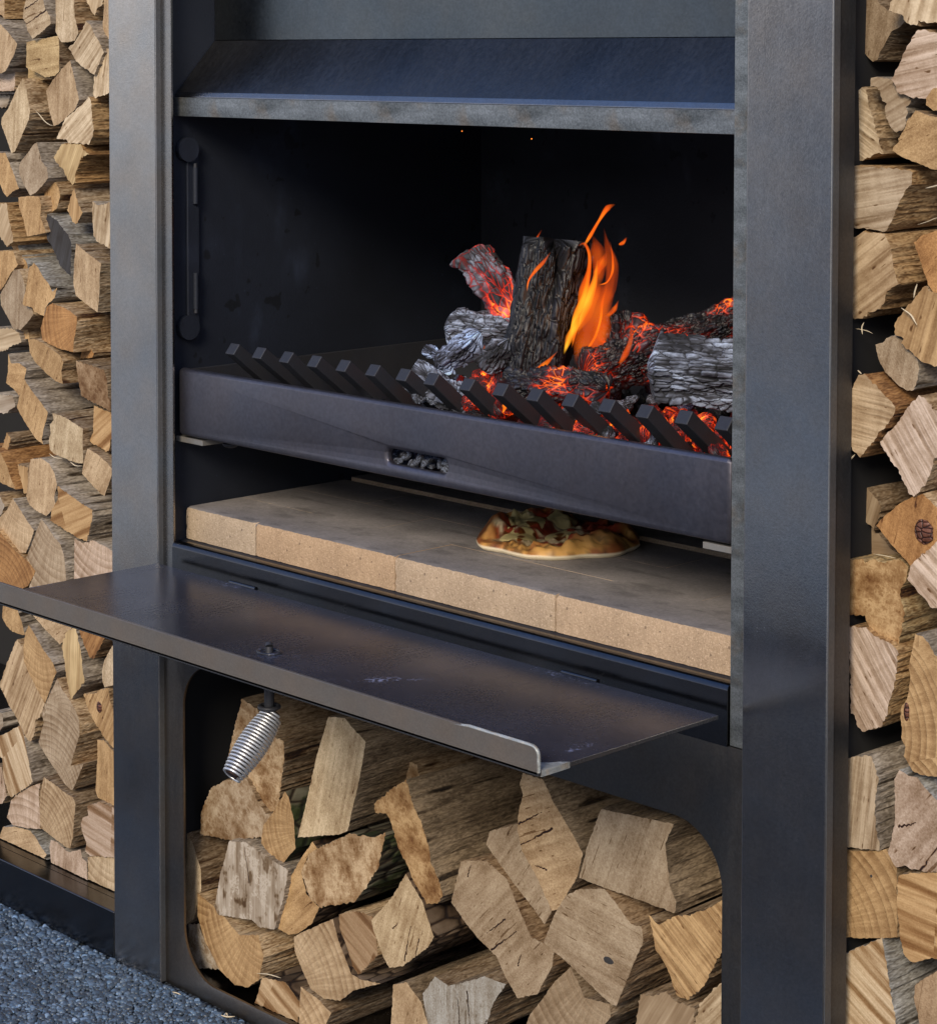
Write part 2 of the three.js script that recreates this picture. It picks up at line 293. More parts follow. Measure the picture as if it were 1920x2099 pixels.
{ // fold-down flap with a raised lip, hinges, and the spring handle below it
  const x0 = -0.0047, x1 = 1.0216, y = 0.6191, flap = part(fire, 'fold_down_flap', box(x0, x1, y - 0.005, y, 0.0250, 0.3085, 0.0009), M.flap);
  const s = new THREE.Shape(), H = 0.0272, r = 0.009; s.moveTo(x0, 0); s.lineTo(x1 - 0.001, 0); s.lineTo(x1 - 0.001, H - r); s.absarc(x1 - 0.001 - r, H - r, r, 0, Math.PI / 2); s.lineTo(x0 + r, H); s.absarc(x0 + r, H - r, r, Math.PI / 2, Math.PI);
  const lg = new THREE.ExtrudeGeometry(s, { depth: 0.0034, bevelEnabled: true, bevelThickness: 0.0005, bevelSize: 0.0004, bevelSegments: 1, curveSegments: 10 }); lg.translate(0, y - 0.003, 0.3046);
  part(flap, 'flap_lip', boxUV(toCreasedNormals(lg, 0.5)), M.lip);
  { // bare worn metal along the end of the lip and on the plate corner
    const pts = []; const yy = y - 0.003; pts.push(V3(x1 - 0.13, yy + H + 0.0004, 0.3066)); pts.push(V3(x1 - 0.001 - r, yy + H + 0.0004, 0.3066));
    for (let i = 1; i <= 6; i++) { const a = Math.PI / 2 * (1 - i / 6); pts.push(V3(x1 - 0.001 - r + (r + 0.0004) * Math.cos(a), yy + H - r + (r + 0.0004) * Math.sin(a), 0.3066)); }
    pts.push(V3(x1 - 0.0006, yy + 0.002, 0.3066));
    const c = new THREE.CurvePath(); for (let i = 0; i + 1 < pts.length; i++) c.add(new THREE.LineCurve3(pts[i], pts[i + 1]));
    const g = new THREE.TubeGeometry(c, 120, 0.0021, 8); const p = g.attributes.position;
    for (let i = 0; i < p.count; i++) if (p.getX(i) < x1 - 0.10) { const k = clamp((p.getX(i) - (x1 - 0.13)) / 0.03); p.setY(i, mix(yy + H - 0.002, p.getY(i), k)); }
    g.computeVertexNormals(); part(flap, 'bare_edge', boxUV(g), M.bare);
    const tri = new THREE.Shape(); tri.moveTo(x1 - 0.030, 0.3035); tri.lineTo(x1 + 0.0004, 0.3035); tri.lineTo(x1 + 0.0004, 0.262); tri.lineTo(x1 - 0.006, 0.268); tri.lineTo(x1 - 0.013, 0.280); tri.lineTo(x1 - 0.022, 0.287); tri.closePath();
    const tg = new THREE.ExtrudeGeometry(tri, { depth: 0.0066, bevelEnabled: false }); tg.rotateX(Math.PI / 2); tg.translate(0, y + 0.0006, 0); part(flap, 'bare_corner', boxUV(tg), M.bare);
  }
  for (const hx of [0.186, 0.8115]) { const g = rod(V3(hx - 0.028, y - 0.0004, 0.0215), V3(hx + 0.028, y - 0.0004, 0.0215), 0.0034); part(flap, 'hinge', g, M.rail); }
  const hx = 0.478, hz = 0.2135;
  part(flap, 'handle_stem', rod(V3(hx, y - 0.004, hz), V3(hx, 0.547, hz), 0.0062), M.cast);
  { const g = new THREE.TorusGeometry(0.0115, 0.0028, 10, 28); g.rotateX(Math.PI / 2); g.translate(hx, 0.552, hz); part(flap, 'washer', boxUV(g), M.cast); }
  { // stub of the bolt on the plate, with its weld ring
    const g = new THREE.TorusGeometry(0.012, 0.0022, 8, 26); g.rotateX(Math.PI / 2); g.scale(1.25, 0.6, 1); g.translate(hx, y + 0.0006, hz); part(flap, 'weld_ring', boxUV(g), M.flap);
    part(flap, 'bolt_stub', mergeGeometries([rod(V3(hx, y - 0.001, hz), V3(hx - 0.001, y + 0.006, hz - 0.001), 0.0052), rod(V3(hx - 0.001, y + 0.006, hz - 0.001), V3(hx - 0.004, y + 0.009, hz - 0.003), 0.0050, 0.0042)]), M.cast);
  }
  // coil spring grip: wound wire, fatter in the middle
  const A = V3(hx, 0.541, 0.2085), B = V3(hx, 0.4795, 0.2715), ax = B.clone().sub(A), L = ax.length(); ax.normalize();
  const e1 = V3(1, 0, 0), e2 = ax.clone().cross(e1).normalize(), N = 20;
  class Coil extends THREE.Curve { getPoint(t, o = new THREE.Vector3()) { const a = t * N * 2 * Math.PI, r = 0.0095 + 0.0083 * Math.pow(Math.sin(Math.PI * clamp(0.10 + 0.84 * t)), 0.9); return o.copy(A).addScaledVector(ax, t * L).addScaledVector(e1, r * Math.cos(a)).addScaledVector(e2, r * Math.sin(a)); } }
  part(flap, 'spring_grip', new THREE.TubeGeometry(new Coil(), N * 30, 0.00172, 8), M.chrome);
  part(flap, 'grip_core', rod(A.clone().addScaledVector(ax, -0.004), B.clone().addScaledVector(ax, -0.001), 0.0078, 0.0088, 20), M.copper);
}

// ---------------------------------------------------------------- steel trays that hold the flanking stacks
{
  const g = thing('log_rack', 'dark steel rack with a low front rail under the gravel-side wood stack', 'log rack');
  part(g, 'base_rail', box(-1.5, XL - 0.0015, 0, 0.0727, -0.024, 0.009, 0.002), M.rail);
  part(g, 'rack_floor', box(-1.5, XL - 0.0015, 0.060, 0.0722, -0.62, -0.0245, 0), M.rail);
  part(g, 'rack_back', box(-1.5, XL + 0.01, 0.0, TOP, -0.64, -0.625, 0), M.dark);
  part(g, 'rack_end', box(-1.52, -1.501, 0.0, TOP, -0.64, 0.009, 0.001), M.post);
  part(g, 'rack_top', box(-1.52, XL - 0.0015, TOP - 0.02, TOP, -0.64, 0.009, 0.001), M.post);
  const h = thing('log_rack', 'dark steel rack holding the near wood stack beside the wide post', 'log rack');
  part(h, 'base_rail', box(XR + 0.0015, 2.4, 0, 0.0727, -0.024, 0.009, 0.002), M.rail);
  part(h, 'rack_floor', box(XR + 0.0015, 2.4, 0.060, 0.0722, -0.62, -0.0245, 0), M.rail);
  part(h, 'rack_back', box(XR - 0.01, 2.4, 0.0, TOP, -0.64, -0.625, 0), M.dark);
  part(h, 'rack_end', box(2.401, 2.42, 0.0, TOP, -0.64, 0.009, 0.001), M.post);
  part(h, 'rack_top', box(XR + 0.0015, 2.42, TOP - 0.02, TOP, -0.64, 0.009, 0.001), M.post);
}

// ---------------------------------------------------------------- hearth of firebricks
{
  const h = thing('brick_hearth', 'flat hearth of pale orange firebricks with ash-grey tops beneath the fire grate', 'hearth', [0, 0, 0]);
  const y0 = 0.6430, y1 = 0.6892, joints = [-0.0196, 0.1403, 0.4278, 0.7153, 1.0028, 1.0365];
  const rows = [[-0.0369, -0.1393], [-0.1395, -0.2397], [-0.2399, -0.3400]];
  const brick = (x0, x1, ya, yb, za, zb, m) => {
    const w = x1 - x0, hh = yb - ya, d = za - zb, nx = Math.max(2, Math.round(w / 0.006)), ny = 8, nz = Math.max(2, Math.round(d / 0.008));
    let g = new THREE.BoxGeometry(w, hh, d, nx, ny, nz); g.translate((x0 + x1) / 2, (ya + yb) / 2, (za + zb) / 2);
    const p = g.attributes.position;   // arrises worn and nibbled
    for (let i = 0; i < p.count; i++) {
      const q = [p.getX(i), p.getY(i), p.getZ(i)], lo = [x0, ya, zb], hi = [x1, yb, za], at = [0, 1, 2].map((k) => (Math.abs(q[k] - lo[k]) < 1e-6 ? -1 : Math.abs(q[k] - hi[k]) < 1e-6 ? 1 : 0));
      const n = at.filter(Boolean).length; if (n < 2) continue;
      const s = Math.floor(q[0] * 4000) * 31 + Math.floor(q[1] * 4000) * 17 + Math.floor(q[2] * 4000), k = 0.0005 + 0.0013 * Math.pow(hash(s, 3, 5), 3) + (n === 3 ? 0.0012 : 0);
      const kk = at[1] < 0 ? k * 0.3 : at[1] > 0 && at[2] !== 1 || za < -0.1 ? k * 0.12 : k; for (let a = 0; a < 3; a++) q[a] -= at[a] * kk;
      p.setXYZ(i, ...q);
    }
    g = boxUV(toCreasedNormals(g, 0.7));
    const gp = g.attributes.position, gn = g.attributes.normal, order = [[], []];
    for (let i = 0; i < gp.count; i += 3) order[(gn.getY(i) + gn.getY(i + 1) + gn.getY(i + 2)) / 3 > 0.72 ? 1 : 0].push(i, i + 1, i + 2);
    g.setIndex([...order[0], ...order[1]]); g.clearGroups(); g.addGroup(0, order[0].length, 0); g.addGroup(order[0].length, order[1].length, 1);
    const o = part(h, 'brick', g, [m, M.brickTop]); return o;
  };
  rows.forEach(([za, zb], r) => {
    const J = r === 1 ? [-0.0196, 0.284, 0.5715, 0.859, 1.0365] : joints;
    for (let i = 0; i + 1 < J.length; i++) {
      const t = r ? rr(-0.0002, 0.0002) : [0, 0.0002, -0.0002, 0.0003, 0][i];
      brick(J[i] + 0.00025, J[i + 1] - 0.00025, y0, y1 + t, za - (r ? 0 : [0, 0.0004, 0, 0.0005, 0.0002][i]), zb, M.brick[i % 4]);
    }
  });
  for (let i = 0; i < 4; i++) brick(-0.0055 + i * 0.26 + 0.0004, -0.0055 + Math.min(i * 0.26 + 0.26, 1.04) - 0.0004, y0, y1 + 0.006, -0.3405, -0.58, M.brick[(i + 2) % 4]);
}
// ---------------------------------------------------------------- firewood
const TONE = {
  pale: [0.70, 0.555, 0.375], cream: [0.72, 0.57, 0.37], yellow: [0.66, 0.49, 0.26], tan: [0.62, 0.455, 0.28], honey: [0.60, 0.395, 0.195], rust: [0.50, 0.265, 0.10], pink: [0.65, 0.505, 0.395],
  greytan: [0.50, 0.39, 0.27], weathered: [0.53, 0.455, 0.37], silver: [0.52, 0.51, 0.48], char: [0.060, 0.058, 0.062], brown: [0.41, 0.28, 0.165], dull: [0.42, 0.315, 0.205], dark: [0.37, 0.275, 0.18],  // dull, dark: wood tone plus painted-in shade for sides and set-back logs
  orange: [0.52, 0.31, 0.13], bark: [0.20, 0.145, 0.10], moss: [0.19, 0.18, 0.13],
};
const tint = (k, w = 0.5) => [k, k - (1 - k) * 0.28 * w, k - (1 - k) * 0.62 * w];  // darker wood is browner
const woodTex = {};
{
  const N = 384;
  const pores = (u, v, s) => 0.5 * vn(u * 190, v * 120, 190, 120, s) + 0.5 * vn(u * 60, v * 110, 60, 110, s + 1);
  const lines = (u, v, s, f = 52) => { const w = 0.02 * (fbm(u * 3, v * 3, 3, 3, s, 3) - 0.5), y = v + w; return 0.6 * vn(u * 2, y * f, 2, f, s + 2) + 0.4 * vn(u * 3, y * f * 2.2, 3, Math.round(f * 2.2), s + 3); };
  const crack = (u, v, x0, y0, x1, y1, w) => { const dx = x1 - x0, dy = y1 - y0, t = clamp(((u - x0) * dx + (v - y0) * dy) / (dx * dx + dy * dy)), wob = 0.012 * (vn(t * 14, y0 * 50, 64, 64, 7) - 0.5); const d = Math.hypot(u - x0 - dx * t + wob, v - y0 - dy * t + wob); return 1 - sst(w * (1 - t * 0.6) * 0.4, w * (1 - t * 0.6), d); };
  // each: (u, v, s) -> [tone 0..1.1, height 0..1]
  const F = {
    smooth: (u, v, s) => { const b = fbm(u * 4, v * 4, 4, 4, s, 5), g = lines(u, v, s + 20, 22), p = pores(u, v, s), ck = sst(0.90, 0.98, vn(u * 8, v * 64, 8, 64, s + 50)); const bb = fbm(u * 2, v * 2, 2, 2, s + 40, 4); const k = 0.86 + 0.30 * (b - 0.5) + 0.18 * (g - 0.5) + 0.24 * (p - 0.5) + 0.22 * (bb - 0.5) - 0.38 * ck; return [k, 0.4 * p + 0.4 * g + 0.2 * b]; },
    saw: (u, v, s) => { const b = fbm(u * 4, v * 4, 4, 4, s, 5), l = lines(u, v, s, 34), l2 = lines(v * 0.6 + u * 0.2, u, s + 9, 20), p = pores(u, v, s), ck = sst(0.90, 0.98, vn(u * 9, v * 60, 9, 60, s + 50)); const k = 0.86 - 0.36 * ck + 0.42 * (l - 0.5) + 0.10 * (l2 - 0.5) + 0.20 * (b - 0.5) + 0.12 * (p - 0.5); return [k, 0.85 * l + 0.15 * p]; },
    ring: (u, v, s) => { const cx = -0.25, cy = 0.45, w = 0.03 * (fbm(u * 3, v * 3, 3, 3, s, 4) - 0.5), r = Math.hypot(u - cx, v - cy) + w, q = (r * 13 + 1.6 * vn(r * 9, 3, 64, 64, s + 8)) % 1, b2 = fbm(u * 3, v * 3, 3, 3, s + 9, 3), ring = sst(0.1, 0.85, q) * (1 - sst(0.9, 1, q)), ray = vn(Math.atan2(v - cy, u - cx) * 46, r * 3, 512, 512, s + 4), p = pores(u, v, s), b = fbm(u * 4, v * 4, 4, 4, s + 6, 5); const k = 0.90 - 0.13 * ring * (0.15 + 1.2 * sst(0.3, 0.75, b2)) + 0.12 * (ray - 0.5) + 0.14 * (p - 0.5) + 0.22 * (b - 0.5); return [k, 0.5 - 0.3 * ring + 0.3 * p + 0.2 * ray]; },
    split: (u, v, s) => { const l = lines(u, v, s, 14), f = lines(u, v, s + 5, 60), b = fbm(u * 3, v * 5, 3, 5, s, 5); const k = 0.84 + 0.30 * (l - 0.5) + 0.22 * (f - 0.5) + 0.3 * (b - 0.5); return [k, 0.7 * l + 0.3 * f]; },
    rough: (u, v, s) => { const b = fbm(u * 6, v * 5, 6, 5, s, 6), c = fbm(u * 22, v * 16, 22, 16, s + 3, 4), l = lines(u, v, s, 26), p = pores(u, v, s); const k = 0.82 + 0.55 * (b - 0.5) + 0.45 * (c - 0.5) + 0.14 * (l - 0.5) + 0.2 * (p - 0.5) - 0.25 * sst(0.62, 0.8, c); return [k, 0.5 * c + 0.3 * b + 0.2 * p]; },
    stripe: (u, v, s) => { const w = 0.05 * (fbm(u * 2, v * 2, 2, 2, s, 3) - 0.5), l = vn(u * 1, (v + w) * 15, 2, 15, s), f = lines(u, v, s + 5, 44), p = pores(u, v, s); const k = 0.90 - 0.24 * sst(0.35, 0.8, l) + 0.22 * (f - 0.5) + 0.12 * (p - 0.5); return [k, 0.6 * (1 - l) + 0.4 * f]; },
    crack: (u, v, s) => { const a = F.smooth(u, v, s), c = Math.max(crack(u, v, 0.28, 0.42, 0.72, 0.47, 0.014), crack(u, v, 0.66, 0.30, 0.34, 0.27, 0.012), crack(u, v, 0.5, 0.72, 0.62, 0.66, 0.010)); return [a[0] * (1 - 0.85 * c), a[1] * (1 - c)]; },
    stain: (u, v, s) => { const a = F.split(u, v, s), n = fbm(u * 5, v * 8, 5, 8, s + 3, 5), c = crack(u, v, 0.30, 0.60, 0.72, 0.5, 0.012); return [(a[0] + 0.34 * sst(0.52, 0.72, n) * vn(u * 60, v * 60, 60, 60, s + 8) - 0.35 * sst(0.58, 0.75, 1 - n)) * (1 - 0.8 * c), a[1] * (1 - c)]; },
  };
  for (const k in F) {
    const s = 200 + 17 * Object.keys(woodTex).length;
    woodTex[k] = { c: tex(N, (u, v) => tint(F[k](u, v, s)[0], k === 'rough' || k === 'stripe' ? 0.9 : 0.6), true), b: tex(N, (u, v) => F[k](u, v, s)[1]) };
  }
}
const sideTex = {};
{ // u runs along the log, v round it
  const N = 1024, H = 512;
  const F = {
    fibre: (u, v) => { const y = v + 0.02 * (fbm(u * 5, v * 4, 5, 4, 300, 3) - 0.5), a = vn(u * 9, y * 22, 9, 22, 301), f = vn(u * 26, y * 130, 26, 130, 302), g = vn(u * 90, y * 256, 90, 256, 303), b = fbm(u * 5, v * 5, 5, 5, 304, 5), t = fbm(u * 26, y * 60, 26, 60, 305, 2), ck = sst(0.86, 0.97, vn(u * 4, y * 46, 4, 46, 306)); const k = 0.82 + 0.12 * (a - 0.5) + 0.26 * (f - 0.5) + 0.34 * (g - 0.5) + 0.34 * (b - 0.5) + 0.26 * (t - 0.5) - 0.42 * ck; return [k, 0.3 * a + 0.4 * f + 0.3 * g - 0.4 * ck, 0.6]; },
    weather: (u, v) => { const y = v + 0.02 * (fbm(u * 5, v * 4, 5, 4, 310, 3) - 0.5), a = vn(u * 9, y * 18, 9, 18, 311), f = vn(u * 24, y * 120, 24, 120, 312), g = vn(u * 90, y * 256, 90, 256, 315), b = fbm(u * 4, v * 6, 4, 6, 313, 6), ck = sst(0.78, 0.92, vn(u * 4, y * 34, 4, 34, 314)); const k = 0.80 + 0.18 * (a - 0.5) + 0.22 * (f - 0.5) + 0.32 * (g - 0.5) + 0.5 * (b - 0.5) - 0.5 * ck; return [k, 0.35 * a + 0.4 * f + 0.25 * g - 0.4 * ck, 0.22]; },
    bark: (u, v) => { const w = 0.3 * fbm(u * 6, v * 6, 6, 6, 320, 3), [d, id] = voronoi(u * 9 + w, v * 14 + w, 9, 14, 321), b = fbm(u * 12, v * 12, 12, 12, 322, 5), k = (0.55 + 0.35 * id + 0.5 * (b - 0.5)) * (0.35 + 0.65 * sst(0.02, 0.22, d)); return [k, sst(0, 0.4, d) * 0.7 + 0.3 * b, 0.5]; },
    moss: (u, v) => { const a = F.bark(u, v), n = fbm(u * 7, v * 9, 7, 9, 331, 5), g = sst(0.45, 0.6, n); return [a[0], a[1] + 0.2 * g * vn(u * 120, v * 90, 120, 90, 332), 0.5, g]; },
  };
  for (const k in F) sideTex[k] = {
    c: tex(k === 'fibre' || k === 'weather' ? N : 384, (u, v) => { const [t, , w, g] = F[k](u, v), c = tint(t, w); if (g) { c[0] = mix(c[0], 0.46 * t + 0.05, g); c[1] = mix(c[1], 0.55 * t + 0.07, g); c[2] = mix(c[2], 0.34 * t + 0.02, g); } return c; }, true, k === 'fibre' || k === 'weather' ? H : 256),
    b: tex(512, (u, v) => F[k](u, v)[1], false, 384),
  };
}
const matCache = new Map();
function woodMat(kind, key, tone) {
  const id = kind + key + tone;
  if (!matCache.has(id)) {
    const t = kind === 'end' ? woodTex[key] : sideTex[key], s = kind === 'end' ? 7.2 : 1;
    matCache.set(id, new THREE.MeshStandardMaterial({ color: lin(...TONE[tone].map((q) => q * (kind === 'end' ? 1.0 : key === 'fibre' || key === 'weather' ? 0.96 : 1))), roughness: 0.88, vertexColors: true, map: scaled(t.c, s), bumpMap: scaled(t.b, s), bumpScale: kind === 'end' ? 0.0011 : 0.0022 }));
  }
  return matCache.get(id);
}
const ZBAY = { g: -0.03, n: -0.046, s: -0.03 }, LEN = { g: 0.36, n: 0.36, s: 0.42 };
const GROUP = { g: 'split logs in the gravel-side stack', n: 'split logs in the near stack beside the wide post', s: 'split logs in the log store under the flap' };
let logNo = 0;
function log(bay, depth, tone, face, angle, side, label, mm) {
  seed = 7000 + 131 * logNo++;
  const P = mm.map(([x, y]) => [x / 1000, y / 1000]);
  let area = 0; for (let i = 0; i < P.length; i++) { const a = P[i], b = P[(i + 1) % P.length]; area += a[0] * b[1] - b[0] * a[1]; }
  if (area < 0) P.reverse();
  const cx = P.reduce((s, p) => s + p[0], 0) / P.length, cy = P.reduce((s, p) => s + p[1], 0) / P.length;
  const fray = { smooth: 0.0006, saw: 0.0012, ring: 0.0006, split: 0.0014, rough: 0.0014, stripe: 0.0011, crack: 0.0007, stain: 0.0009 }[face], step = 0.0032;
  const ring = [];   // outline, torn a little where the saw left it: [x, y, facet]
  for (let i = 0; i < P.length; i++) {
    const a = P[i], b = P[(i + 1) % P.length], L = Math.hypot(b[0] - a[0], b[1] - a[1]), n = Math.max(1, Math.round(L / step)), nx = (b[1] - a[1]) / (L || 1), ny = -(b[0] - a[0]) / (L || 1);
    for (let k = 0; k < n; k++) { const t = k / n, j = fray * (k ? rr(-1, 1) + (rnd() < 0.1 ? rr(-1.2, 0.6) : 0) : rr(-0.5, 0.5)); ring.push([a[0] + (b[0] - a[0]) * t + nx * j, a[1] + (b[1] - a[1]) * t + ny * j, i]); }
  }
  const z = ZBAY[bay] - depth / 100, tx = rr(-0.05, 0.05), ty = rr(-0.05, 0.05), zAt = (x, y) => (x - cx) * tx + (y - cy) * ty;
  const root = thing('firewood_log', label, 'firewood log', [cx, cy, z], GROUP[bay]);
  const n = ring.length, lightness = rr(0.90, 1.06);
  // sawn end, its rim a shade lower than its middle
  const flat = ring.map(([x, y]) => new THREE.Vector2(x, y)), tris = THREE.ShapeUtils.triangulateShape(flat, []);
  const pos = [], uv = [], col = [], idx = [], turn = -(angle + (face === 'crack' ? rr(-35, 35) : rr(-4, 4))) * Math.PI / 180, ca = Math.cos(turn), sa = Math.sin(turn), ou = rr(0, 1), ov = rr(0, 1), centred = face === 'crack' || face === 'ring', us = rr(0.75, 1.25);
  for (const [x, y] of ring) {
    pos.push(x - cx, y - cy, zAt(x, y));
    const dx = (x - cx) * us, dy = (y - cy) * us, u = dx * ca - dy * sa, v = dx * sa + dy * ca, o = centred ? 0.5 / 7.2 : 0;
    uv.push((ou > 0.5 ? 1 : -1) * u + (centred ? o + (ou - 0.5) * 0.05 : ou), (ov > 0.5 ? 1 : -1) * v + (centred ? o + (ov - 0.5) * 0.05 : ov));
    const k = lightness; col.push(k, k, k);
  }
  for (const t of tris) idx.push(...t);
  const eg = new THREE.BufferGeometry(); eg.setAttribute('position', new THREE.Float32BufferAttribute(pos, 3)); eg.setAttribute('uv', new THREE.Float32BufferAttribute(uv, 2)); eg.setAttribute('color', new THREE.Float32BufferAttribute(col, 3)); eg.setIndex(idx); eg.computeVertexNormals();
  part(root, 'cut_end', eg, woodMat('end', face, tone));
  // riven sides running back into the stack
  const len = LEN[bay] * rr(0.94, 1.04), cuts = [0, 0.0012, 0.02, 0.09, 0.2, 1], bend = [rr(-0.006, 0.006), rr(-0.004, 0.004)], sp = [], su = [], sc = [];
  const facet = P.map(() => rr(0.88, 1.1)), wob = ring.map(() => rr(-1, 1));
  const at = (i, c) => { const [x, y] = ring[i], f = cuts[c], s = c === 0 ? 0.999 : 1 - 0.10 * f, R0 = Math.hypot(x - cx, y - cy) || 1, w = c > 1 ? (0.0011 * wob[i] + 0.0006 * wob[(i + c * 7) % n]) / R0 : 0; return [(x - cx) * (s + w) + bend[0] * f, (y - cy) * (s + w) + bend[1] * f, zAt(x, y) * (1 - f) - f * len - (c === 0 ? 0.0001 : 0)]; };
  let per = 0;
  for (let i = 0; i < n; i++) {
    const j = (i + 1) % n, d = Math.hypot(ring[j][0] - ring[i][0], ring[j][1] - ring[i][1]), v0 = per / 0.26 + ou, v1 = (per + d) / 0.26 + ou; per += d;
    const k = facet[ring[i][2]] * lightness;
    for (let c = 0; c + 1 < cuts.length; c++) {
      const a = at(i, c), b = at(j, c), e = at(i, c + 1), f = at(j, c + 1), ua = cuts[c] * len / 0.36 + ov, ub = cuts[c + 1] * len / 0.36 + ov;
      sp.push(...a, ...e, ...b, ...b, ...e, ...f); su.push(ua, v0, ub, v0, ua, v1, ua, v1, ub, v0, ub, v1);
      for (let q = 0; q < 6; q++) sc.push(k, k, k);
    }
  }
  let sg = new THREE.BufferGeometry(); sg.setAttribute('position', new THREE.Float32BufferAttribute(sp, 3)); sg.setAttribute('uv', new THREE.Float32BufferAttribute(su, 2)); sg.setAttribute('color', new THREE.Float32BufferAttribute(sc, 3));
  sg.computeVertexNormals(); sg = toCreasedNormals(sg, 0.45);
  const st = side === 'bark' ? 'bark' : side === 'moss' ? 'moss' : ['weathered', 'silver', 'dull'].includes(side) ? 'weather' : 'fibre';
  part(root, st === 'bark' || st === 'moss' ? 'bark' : 'split_side', sg, woodMat('side', st, side));
  return root;
}

// a knot or scar in a sawn end, at x, y millimetres
function knot(root, x, y, rx, ry, kind) {
  const g = new THREE.SphereGeometry(1, 22, 14), p = g.attributes.position;
  for (let i = 0; i < p.count; i++) { const k = 1 + 0.22 * (vn(p.getX(i) * 2 + 9, p.getY(i) * 2 + 9, 64, 64, 3) - 0.5); p.setXYZ(i, p.getX(i) * k * rx / 1000, p.getY(i) * k * ry / 1000, p.getZ(i) * 0.0024); }
  g.computeVertexNormals(); const o = part(root, 'knot', boxUV(g), kind ? M.spot : M.knot); o.position.set(x / 1000 - root.position.x, y / 1000 - root.position.y, kind ? -0.0016 : 0.0004);
}
M.spot = new THREE.MeshStandardMaterial({ color: lin(0.035, 0.033, 0.035), roughness: 0.9 });
M.knot = new THREE.MeshStandardMaterial({ color: lin(0.30, 0.13, 0.09), roughness: 0.5, map: scaled(sideTex.bark.c, 14), bumpMap: scaled(sideTex.bark.b, 14), bumpScale: 0.0015 });
// each log: bay, setback in cm, tone, end grain, grain angle, side, label, outline of the sawn end in mm
log('g', 2, 'tan', 'smooth', 0, 'honey', 'squared log with broad brown side, topmost corner of the gravel-side stack', [[-563, 1442], [-504, 1441], [-506, 1397], [-514, 1403], [-564, 1405]]);
log('g', 0, 'pale', 'crack', 33, 'weathered', 'pale grey log with two dark parallel cracks, top row of the gravel-side stack', [[-408, 1433], [-368, 1432], [-359, 1411], [-346, 1398], [-345, 1387], [-355, 1382], [-362, 1378], [-395, 1364], [-409, 1378], [-413, 1390], [-421, 1396], [-418, 1411]]);
log('g', 1, 'pale', 'smooth', 85, 'tan', 'tall pale upright log face beside the cracked grey one, top row', [[-343, 1436], [-294, 1435], [-295, 1398], [-290, 1384], [-287, 1372], [-297, 1361], [-317, 1359], [-331, 1359], [-341, 1369], [-346, 1375], [-344, 1394]]);
log('g', 3, 'pale', 'split', 70, 'tan', 'small ragged pale wedge hanging in the top row of the gravel-side stack', [[-297, 1431], [-247, 1430], [-252, 1416], [-265, 1410], [-272, 1399], [-280, 1406], [-288, 1417]]);
log('g', 2, 'tan', 'smooth', 88, 'tan', 'narrow tan log touching the steel post, topmost there in the gravel-side stack', [[-231, 1430], [-174, 1429], [-175, 1361], [-217, 1362], [-236, 1365], [-238, 1384], [-234, 1407]]);
log('g', 0, 'tan', 'smooth', 80, 'weathered', 'tan log with bluish grey top, second row at the picture edge', [[-532, 1403], [-483, 1386], [-463, 1374], [-438, 1357], [-445, 1341], [-468, 1315], [-480, 1310], [-534, 1315]]);
log('g', 1, 'yellow', 'smooth', 10, 'dark', 'square flat yellowish log face, second row of the gravel-side stack', [[-427, 1359], [-343, 1369], [-339, 1353], [-338, 1336], [-337, 1315], [-347, 1308], [-375, 1305], [-403, 1314], [-426, 1320], [-426, 1341]]);
log('g', 3, 'yellow', 'smooth', 10, 'tan', 'set-back yellowish log peeping out under the square flat one', [[-457, 1326], [-368, 1317], [-387, 1302], [-419, 1300], [-456, 1303]]);
log('g', 0, 'pale', 'saw', 40, 'weathered', 'jagged cream log with slanting saw lines leaning toward the steel post', [[-253, 1391], [-242, 1385], [-231, 1372], [-214, 1355], [-205, 1343], [-211, 1336], [-228, 1310], [-249, 1318], [-268, 1326], [-276, 1330], [-291, 1346], [-297, 1350], [-284, 1356], [-275, 1365], [-262, 1376]]);
log('g', 0.5, 'pale', 'saw', 82, 'honey', 'cream forked log against the post just under the jagged cream one', [[-207, 1349], [-194, 1351], [-154, 1351], [-155, 1288], [-195, 1284], [-234, 1275], [-239, 1279], [-239, 1290], [-237, 1312], [-219, 1327], [-210, 1339]]);
log('g', 0, 'tan', 'smooth', 85, 'weathered', 'kite-shaped tan log between the cream diamond and the sawn log', [[-291, 1331], [-280, 1302], [-270, 1272], [-282, 1257], [-306, 1244], [-328, 1233], [-340, 1231], [-350, 1252], [-358, 1284], [-341, 1300], [-313, 1319]]);
log('g', 0, 'cream', 'smooth', 85, 'tan', 'large cream diamond log with one short black crack', [[-422, 1304], [-412, 1285], [-401, 1253], [-406, 1238], [-417, 1224], [-446, 1188], [-456, 1186], [-473, 1211], [-487, 1230], [-485, 1241], [-465, 1256], [-441, 1286]]);
log('g', 2, 'pink', 'smooth', 5, 'tan', 'pinkish block at the picture edge above the cream diamond', [[-566, 1308], [-495, 1313], [-475, 1317], [-476, 1291], [-479, 1283], [-566, 1280]]);
log('g', 4, 'weathered', 'split', 5, 'weathered', 'thin dull plank between the pinkish block and the cream diamond', [[-598, 1277], [-522, 1274], [-533, 1255], [-599, 1254]]);
log('g', 0, 'pale', 'saw', 40, 'honey', 'pale log with strong slanting saw stripes and a dark grey corner', [[-247, 1277], [-240, 1271], [-237, 1246], [-233, 1231], [-235, 1217], [-246, 1205], [-267, 1206], [-296, 1206], [-308, 1211], [-330, 1212], [-319, 1227], [-307, 1243], [-287, 1253], [-263, 1265]]);
log('g', 1, 'honey', 'smooth', 75, 'weathered', 'orange-tan log with tiny dark specks at the picture edge below the cream diamond', [[-552, 1183], [-489, 1185], [-477, 1166], [-464, 1147], [-455, 1129], [-470, 1125], [-487, 1115], [-497, 1122], [-510, 1142], [-553, 1148]]);
